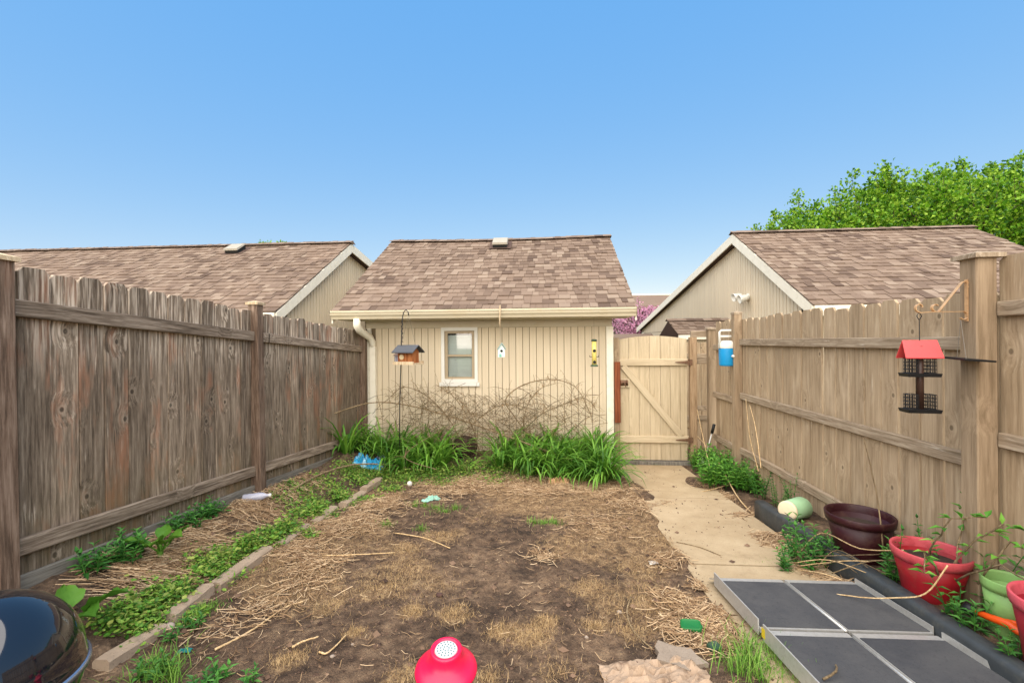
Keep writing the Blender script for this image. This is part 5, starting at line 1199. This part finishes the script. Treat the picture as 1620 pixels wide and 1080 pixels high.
for k in range(8000):
    x, y = R.uniform(-2.6, 1.0), R.uniform(1.5, 5.6) if R.random() < .7 else R.uniform(1.5, 3.2)
    if R.random() < .03: x, y = R.uniform(.95, 1.8), R.uniform(3.2, 6.3)
    r = abs(R.gauss(0, .0035))+.0018
    if R.random() < .05: r *= 2.8
    z = ghn(x, y) if not .93 < x < 1.80 else max(ghn(x, y), base(y)+.006)
    b = len(m.v); e = [R.uniform(.6, 1.3)*r for _ in range(6)]
    m.v += [(x+e[0], y, z+r*.2), (x-e[1], y, z+r*.3), (x, y+e[2], z+r*.2), (x, y-e[3], z+r*.2), (x, y, z+e[4]), (x, y, z-r)]
    m.f += [(b, b+2, b+4), (b+2, b+1, b+4), (b+1, b+3, b+4), (b+3, b, b+4)]
o = obj('soil_crumbs', m.mesh('soil_crumbs', False, M['chips'])); o['kind'] = 'stuff'; o['label'] = 'loose crumbs of dark soil and bark chips'; o['category'] = 'soil'

# ---- dead branches (each one is a thing)
def branch(label, pts, r0, r1, mat='twig', twigs=0, tl=.2, group=None, name='dead_branch'):
    P_ = [Vector(p) for p in pts]; d = []
    for i in range(len(P_)-1):
        a, b, c, e = P_[max(0, i-1)], P_[i], P_[i+1], P_[min(len(P_)-1, i+2)]
        for k in range(5):
            t = k/5; d.append(.5*((2*b)+(c-a)*t+(2*a-5*b+4*c-e)*t*t+(3*b-a-3*c+e)*t**3)+Vector((R.uniform(-1, 1), R.uniform(-1, 1), R.uniform(-1, 1)))*min(.004, r0*.25))
    d.append(P_[-1]); n = len(d)
    t = thing(name, label, 'branch', d[0], group)
    obj('limb', MB().tube(d, [r0+(r1-r0)*i/(n-1) for i in range(n)], 6).mesh('limb', True), M[mat], t)
    if twigs:
        m, lv = MB(), MB()
        for k in range(twigs):
            i = R.randrange(n//4, n-1); u = Vector((R.uniform(-1, 1), R.uniform(-.6, .6), R.uniform(-.2, 1))).normalized(); L = tl*R.uniform(.4, 1.3)
            q = [d[i], d[i]+u*L*.5+Vector((0, 0, .02)), d[i]+u*L+Vector((0, 0, -.05*L))]
            m.tube(q, [.003, .0022, .0012], 4)
            for j in range(5):
                f = R.random(); c = q[0].lerp(q[2], f)
                if R.random() < .8: leaf6(lv, c, Vector((R.uniform(-.4, .4), R.uniform(-.4, .4), -1)), Vector((1, .3, 0)), R.uniform(.025, .055), R.uniform(.006, .012))
        obj('twigs', m.mesh('twigs'), M[mat], t)['kind'] = 'stuff'; obj('dead_leaves', lv.mesh('dead_leaves', False, M['deadleaf']), None, t)['kind'] = 'stuff'
    return t
Y6 = 6.25
b6 = lambda px, py, y=Y6: on_y(px, py, y)
branch('long dead branch slanting across the daylilies below the window', [b6(525,655,5.6), b6(585,637,5.9), b6(640,640,6.1), b6(700,655,6.2), b6(760,675,6.1), b6(830,700,5.9), b6(905,728,5.6)], .007, .011, twigs=26, tl=.25)
branch('dead branch arching high against the wall beside the gate', [b6(870,735), b6(815,660), b6(800,632), b6(830,608), b6(875,600), b6(910,612), b6(930,645), b6(938,668)], .011, .003, twigs=30, tl=.22)
branch('dead branch curling beneath the birdhouse', [b6(860,720), b6(830,680), b6(835,640), b6(855,615), b6(880,606)], .009, .003, twigs=26, tl=.2)
branch('thin dead branch fanning out under the window', [b6(735,715), b6(715,670), b6(680,630), b6(640,612), b6(615,630)], .009, .003, twigs=44, tl=.26)
branch('thin dead branch leaning left of the wicker ball', [b6(760,720), b6(745,670), b6(720,630), b6(690,608)], .008, .003, twigs=40, tl=.24)
branch('dead branch bending right of the wicker ball', [b6(700,720), b6(760,660), b6(800,640), b6(850,650), b6(900,668)], .008, .003, twigs=40, tl=.24)
branch('dead branch leaning toward the tube feeder', [b6(800,715), b6(850,660), b6(890,640), b6(925,630), b6(945,650)], .007, .003, twigs=30, tl=.2)
branch('low grey branch lying through the leaves by the corner', [b6(690,742,5.0), b6(640,722,5.4), b6(680,690,5.8), b6(740,660,6.1)], .005, .003, twigs=8)
gp_ = lambda px, py, dz=.015: G(px, py)+Vector((0, 0, dz))
branch('bent dark stick lying across the ground cover and blocks', [gp_(467,776,.03), gp_(510,757,.06), gp_(560,748,.10), gp_(610,747,.10), gp_(652,748,.05)], .012, .007)
branch('thin straight stick lying on bare soil below the grass patches', [gp_(625,845,.012), gp_(670,853,.014), gp_(712,869,.012)], .005, .004, 'stalk')
branch('thin stick lying on dry straw beside the edging blocks', [gp_(510,885,.03), gp_(570,882,.025), gp_(625,876,.012)], .005, .003, 'stalk')
branch('pale broken stalk lying below the straw heap', [gp_(340,1032), gp_(400,1000), gp_(450,965), gp_(480,955)], .006, .004, 'stalk')
branch('forked pale stalk lying on the mud', [gp_(505,1036), gp_(520,1036), gp_(548,1008)], .005, .003, 'stalk')
branch('short pale stalk lying on mud above the dry tuft', [gp_(462,1028), gp_(482,1018), gp_(504,1011)], .006, .003, 'stalk')
branch('curved dry twig lying on the soil left of the green lid', [gp_(998,948), gp_(992,972), gp_(1003,1003), gp_(1032,1030)], .004, .003)
branch('long pale stalk crossing the path below the gate', [gp_(1088,708,.35), gp_(1130,745,.20), gp_(1165,790,.05), gp_(1200,824,.02)], .008, .006, 'stalk')
branch('long pale stalk lying across the middle of the path', [gp_(1055,786,.02), gp_(1105,783,.03), gp_(1155,774,.06)], .006, .004, 'stalk')
branch('upright pale stalk standing beside the mint', [on_x(1128,760,2.0), on_x(1112,690,2.05), on_x(1101,640,2.1)], .006, .003, 'stalk')
branch('upright pale stalk leaning on the tan fence rail', [on_x(1200,745,2.12), on_x(1186,690,2.2), on_x(1180,630,2.24)], .006, .003, 'stalk')
branch('second upright pale stalk leaning on the tan fence rail', [on_x(1204,740,2.1), on_x(1196,680,2.18), on_x(1186,640,2.24)], .005, .003, 'stalk')
branch('thin dark twigs lying on the path slab', [gp_(1070,865,.04), gp_(1105,873,.04), gp_(1140,887,.04)], .004, .003)
branch('dark twig standing up out of the burgundy planter', [(2.08,3.0,.45), (2.06,3.02,.75), (2.03,3.05,1.0), (2.03,3.1,1.12)], .005, .002)
branch('dry vine stems trailing over the grey edging and ramp corner', [gp_(1262,890,.06), gp_(1300,893,.22), gp_(1360,930,.24), gp_(1430,945,.26)], .004, .003, 'stalk')
for k in range(9):
    px0, py0 = R.uniform(1250, 1330), R.uniform(882, 925); px1, py1 = px0+R.uniform(60, 150), py0+R.uniform(5, 55); pm = ((px0+px1)/2+R.uniform(-20, 20), (py0+py1)/2+R.uniform(-18, 18))
    branch('dry curling vine stem trailing over the far end of the ramp', [gp_(px0, py0, .05), gp_(*pm, .13+R.random()*.05), gp_(px1, py1, .12+R.random()*.05)], .0035, .002, R.choice(('stalk', 'twig')), group='dry vine stems at the ramp end')
branch('tangled dry vine hanging from the red planter rim', [(1.93,2.36,.66), (1.86,2.4,.5), (1.8,2.5,.42), (1.72,2.6,.36), (1.6,2.75,.30)], .004, .003, 'stalk')
branch('short brown stick lying on the ramp panel', [mwR @ Vector((.05,-.95,.035)), mwR @ Vector((.12,-.92,.05)), mwR @ Vector((.16,-.86,.04))], .005, .004)
branch('reddish twig heap stem at the fence corner', [gp_(470,712,.02), gp_(500,690,.12), gp_(530,700,.22), gp_(545,720,.05)], .006, .004, twigs=20, tl=.25)
# fine twig litter at the wall foot
m, lv = MB(), MB()
for k in range(850):
    px = R.choice((R.gauss(690, 55), R.gauss(840, 60), R.gauss(760, 90))); py = R.uniform(622, 735) if R.random() < .6 else R.gauss(680, 25)
    if not 590 < px < 950: continue
    y = R.uniform(5.9, 6.48); c = on_y(px, py, y)
    if c.z < gh(c.x, c.y)+.01: continue
    a = R.uniform(0, 6.28); el = R.uniform(-.7, 1.1); L = R.uniform(.1, .35); d = Vector((math.cos(a), math.sin(a)*.25, math.sin(el))).normalized()*L
    m.tube([c-d/2, c+Vector((0, 0, L*.08)), c+d/2], [.0038, .003, .0016], 3, False)
    for j in range(3):
        if R.random() < .6: leaf6(lv, c+d*R.uniform(-.5, .5), Vector((R.uniform(-.4, .4), R.uniform(-.3, .3), -1)), Vector((1, .3, 0)), R.uniform(.025, .06), R.uniform(.007, .014))
o = obj('twig_litter', m.mesh('twig_litter', False, M['twig'])); o['kind'] = 'stuff'; o['label'] = 'tangled mass of fine dry twigs below the window'; o['category'] = 'twigs'
o = obj('dead_leaf_litter', lv.mesh('dead_leaf_litter', False, M['deadleaf'])); o['kind'] = 'stuff'; o['label'] = 'shrivelled leaves hanging in the dry twigs'; o['category'] = 'dead leaves'

# ---- trees beyond
def leaf_quad(m, c, d, L, wd):
    d = d.normalized(); s = d.cross(Vector((R.uniform(-1, 1), R.uniform(-1, 1), R.uniform(-1, 1)))).normalized(); n = d.cross(s)*wd*.2; b = len(m.v)
    m.v += [tuple(c), tuple(c+d*L*.45+s*wd/2+n), tuple(c+d*L), tuple(c+d*L*.45-s*wd/2+n)]; m.f += [(b, b+1, b+2), (b, b+2, b+3)]
def tree(name, label, foot, cen, rx, ry, rz, nspray, nleaf, L, mat, trunk_r, wind=Vector((0, 0, 0)), inner=.45, zmin=-.5, sprayL=1.2, power=2.0):
    t = thing(name, label, 'tree', foot)
    br = MB(); lf = MB()
    top = cen-Vector((0, 0, rz*.35)); br.tube([foot, foot.lerp(top, .5)+Vector((.2, 0, 0)), top], [trunk_r, trunk_r*.8, trunk_r*.55], 10)
    obj('trunk', br.mesh('trunk', True), M['bark'], t)
    lm = MB(); tips = []
    for k in range(nspray):
        while True:
            v = Vector((R.uniform(-1, 1), R.uniform(-1, 1), R.uniform(zmin, 1)))
            q = (abs(v.x)**power+abs(v.y)**power+abs(v.z)**power)**(1/power)
            wob = 1+.22*noise.noise((v.x*3.1, v.y*3.1, v.z*3.1+5))
            if inner < q < wob: break
        c = cen+Vector((v.x*rx, v.y*ry, v.z*rz)); out = Vector((v.x/rx, v.y/ry, v.z/rz)).normalized()
        d = (Vector((v.x, v.y, v.z)).normalized()*.9+Vector((0, 0, .15))+wind*.8+Vector((R.gauss(0, .4), R.gauss(0, .4), R.gauss(0, .3)))).normalized(); SL = sprayL*R.uniform(.6, 1.3)
        tips.append((c, d, SL))
        lm.tube([c-d*SL*.5, c+d*SL*.5], [.02, .006], 3, False)
        for j in range(nleaf):
            u = R.random(); p = c+d*SL*(u-.5)+Vector((R.gauss(0, 1), R.gauss(0, 1), R.gauss(0, 1)))*SL*.24*(1.2-u)
            leaf_quad(lf, p, d+Vector((R.gauss(0, .7), R.gauss(0, .7), R.gauss(-.1, .7))), L*R.uniform(.6, 1.2), L*.7)
    for c, d, SL in tips[::max(1, nspray//70)]:
        midp = top.lerp(c, .5)+Vector((R.uniform(-.3, .3), R.uniform(-.3, .3), -.1*rz)); lm.tube([top.lerp(cen, .3)*1.0, midp, c], [trunk_r*.4, trunk_r*.2, .03], 5, False)
    obj('limbs', lm.mesh('limbs'), M['bark'], t); obj('crown', lf.mesh('crown', False, M[mat]), None, t)
tc_ = on_y(1560, 375, 27); top_z = on_y(1530, 240, 27).z
tree('maple_tree', 'large bright green leafy tree behind the right garage', Vector((tc_.x, 27, 0)), Vector((tc_.x, 27, tc_.z-.9)), 12.2, 6.0, (top_z-tc_.z)*.84, 1600, 85, .19, 'maple', .45, Vector((.15, 0, .2)), .3, -.5, 1.35, 2.7)
pc = on_y(1010, 515, 19)
tree('redbud_tree', 'pink blossoming tree seen between the two garages', Vector((pc.x, 19, 0)), pc, 1.35, 1.3, .72, 170, 55, .07, 'blossom', .08, Vector((0, 0, 0)), .1, -.95, .6)
sc_ = on_y(432, 386, 30)
tree('distant_tree', 'tip of a small dark tree showing over the left roof ridge', Vector((sc_.x, 30, 0)), sc_-Vector((0, 0, .9)), .9, .9, 1.1, 50, 24, .16, 'maple', .1, Vector((0, 0, .3)), .1, -.9, .5)
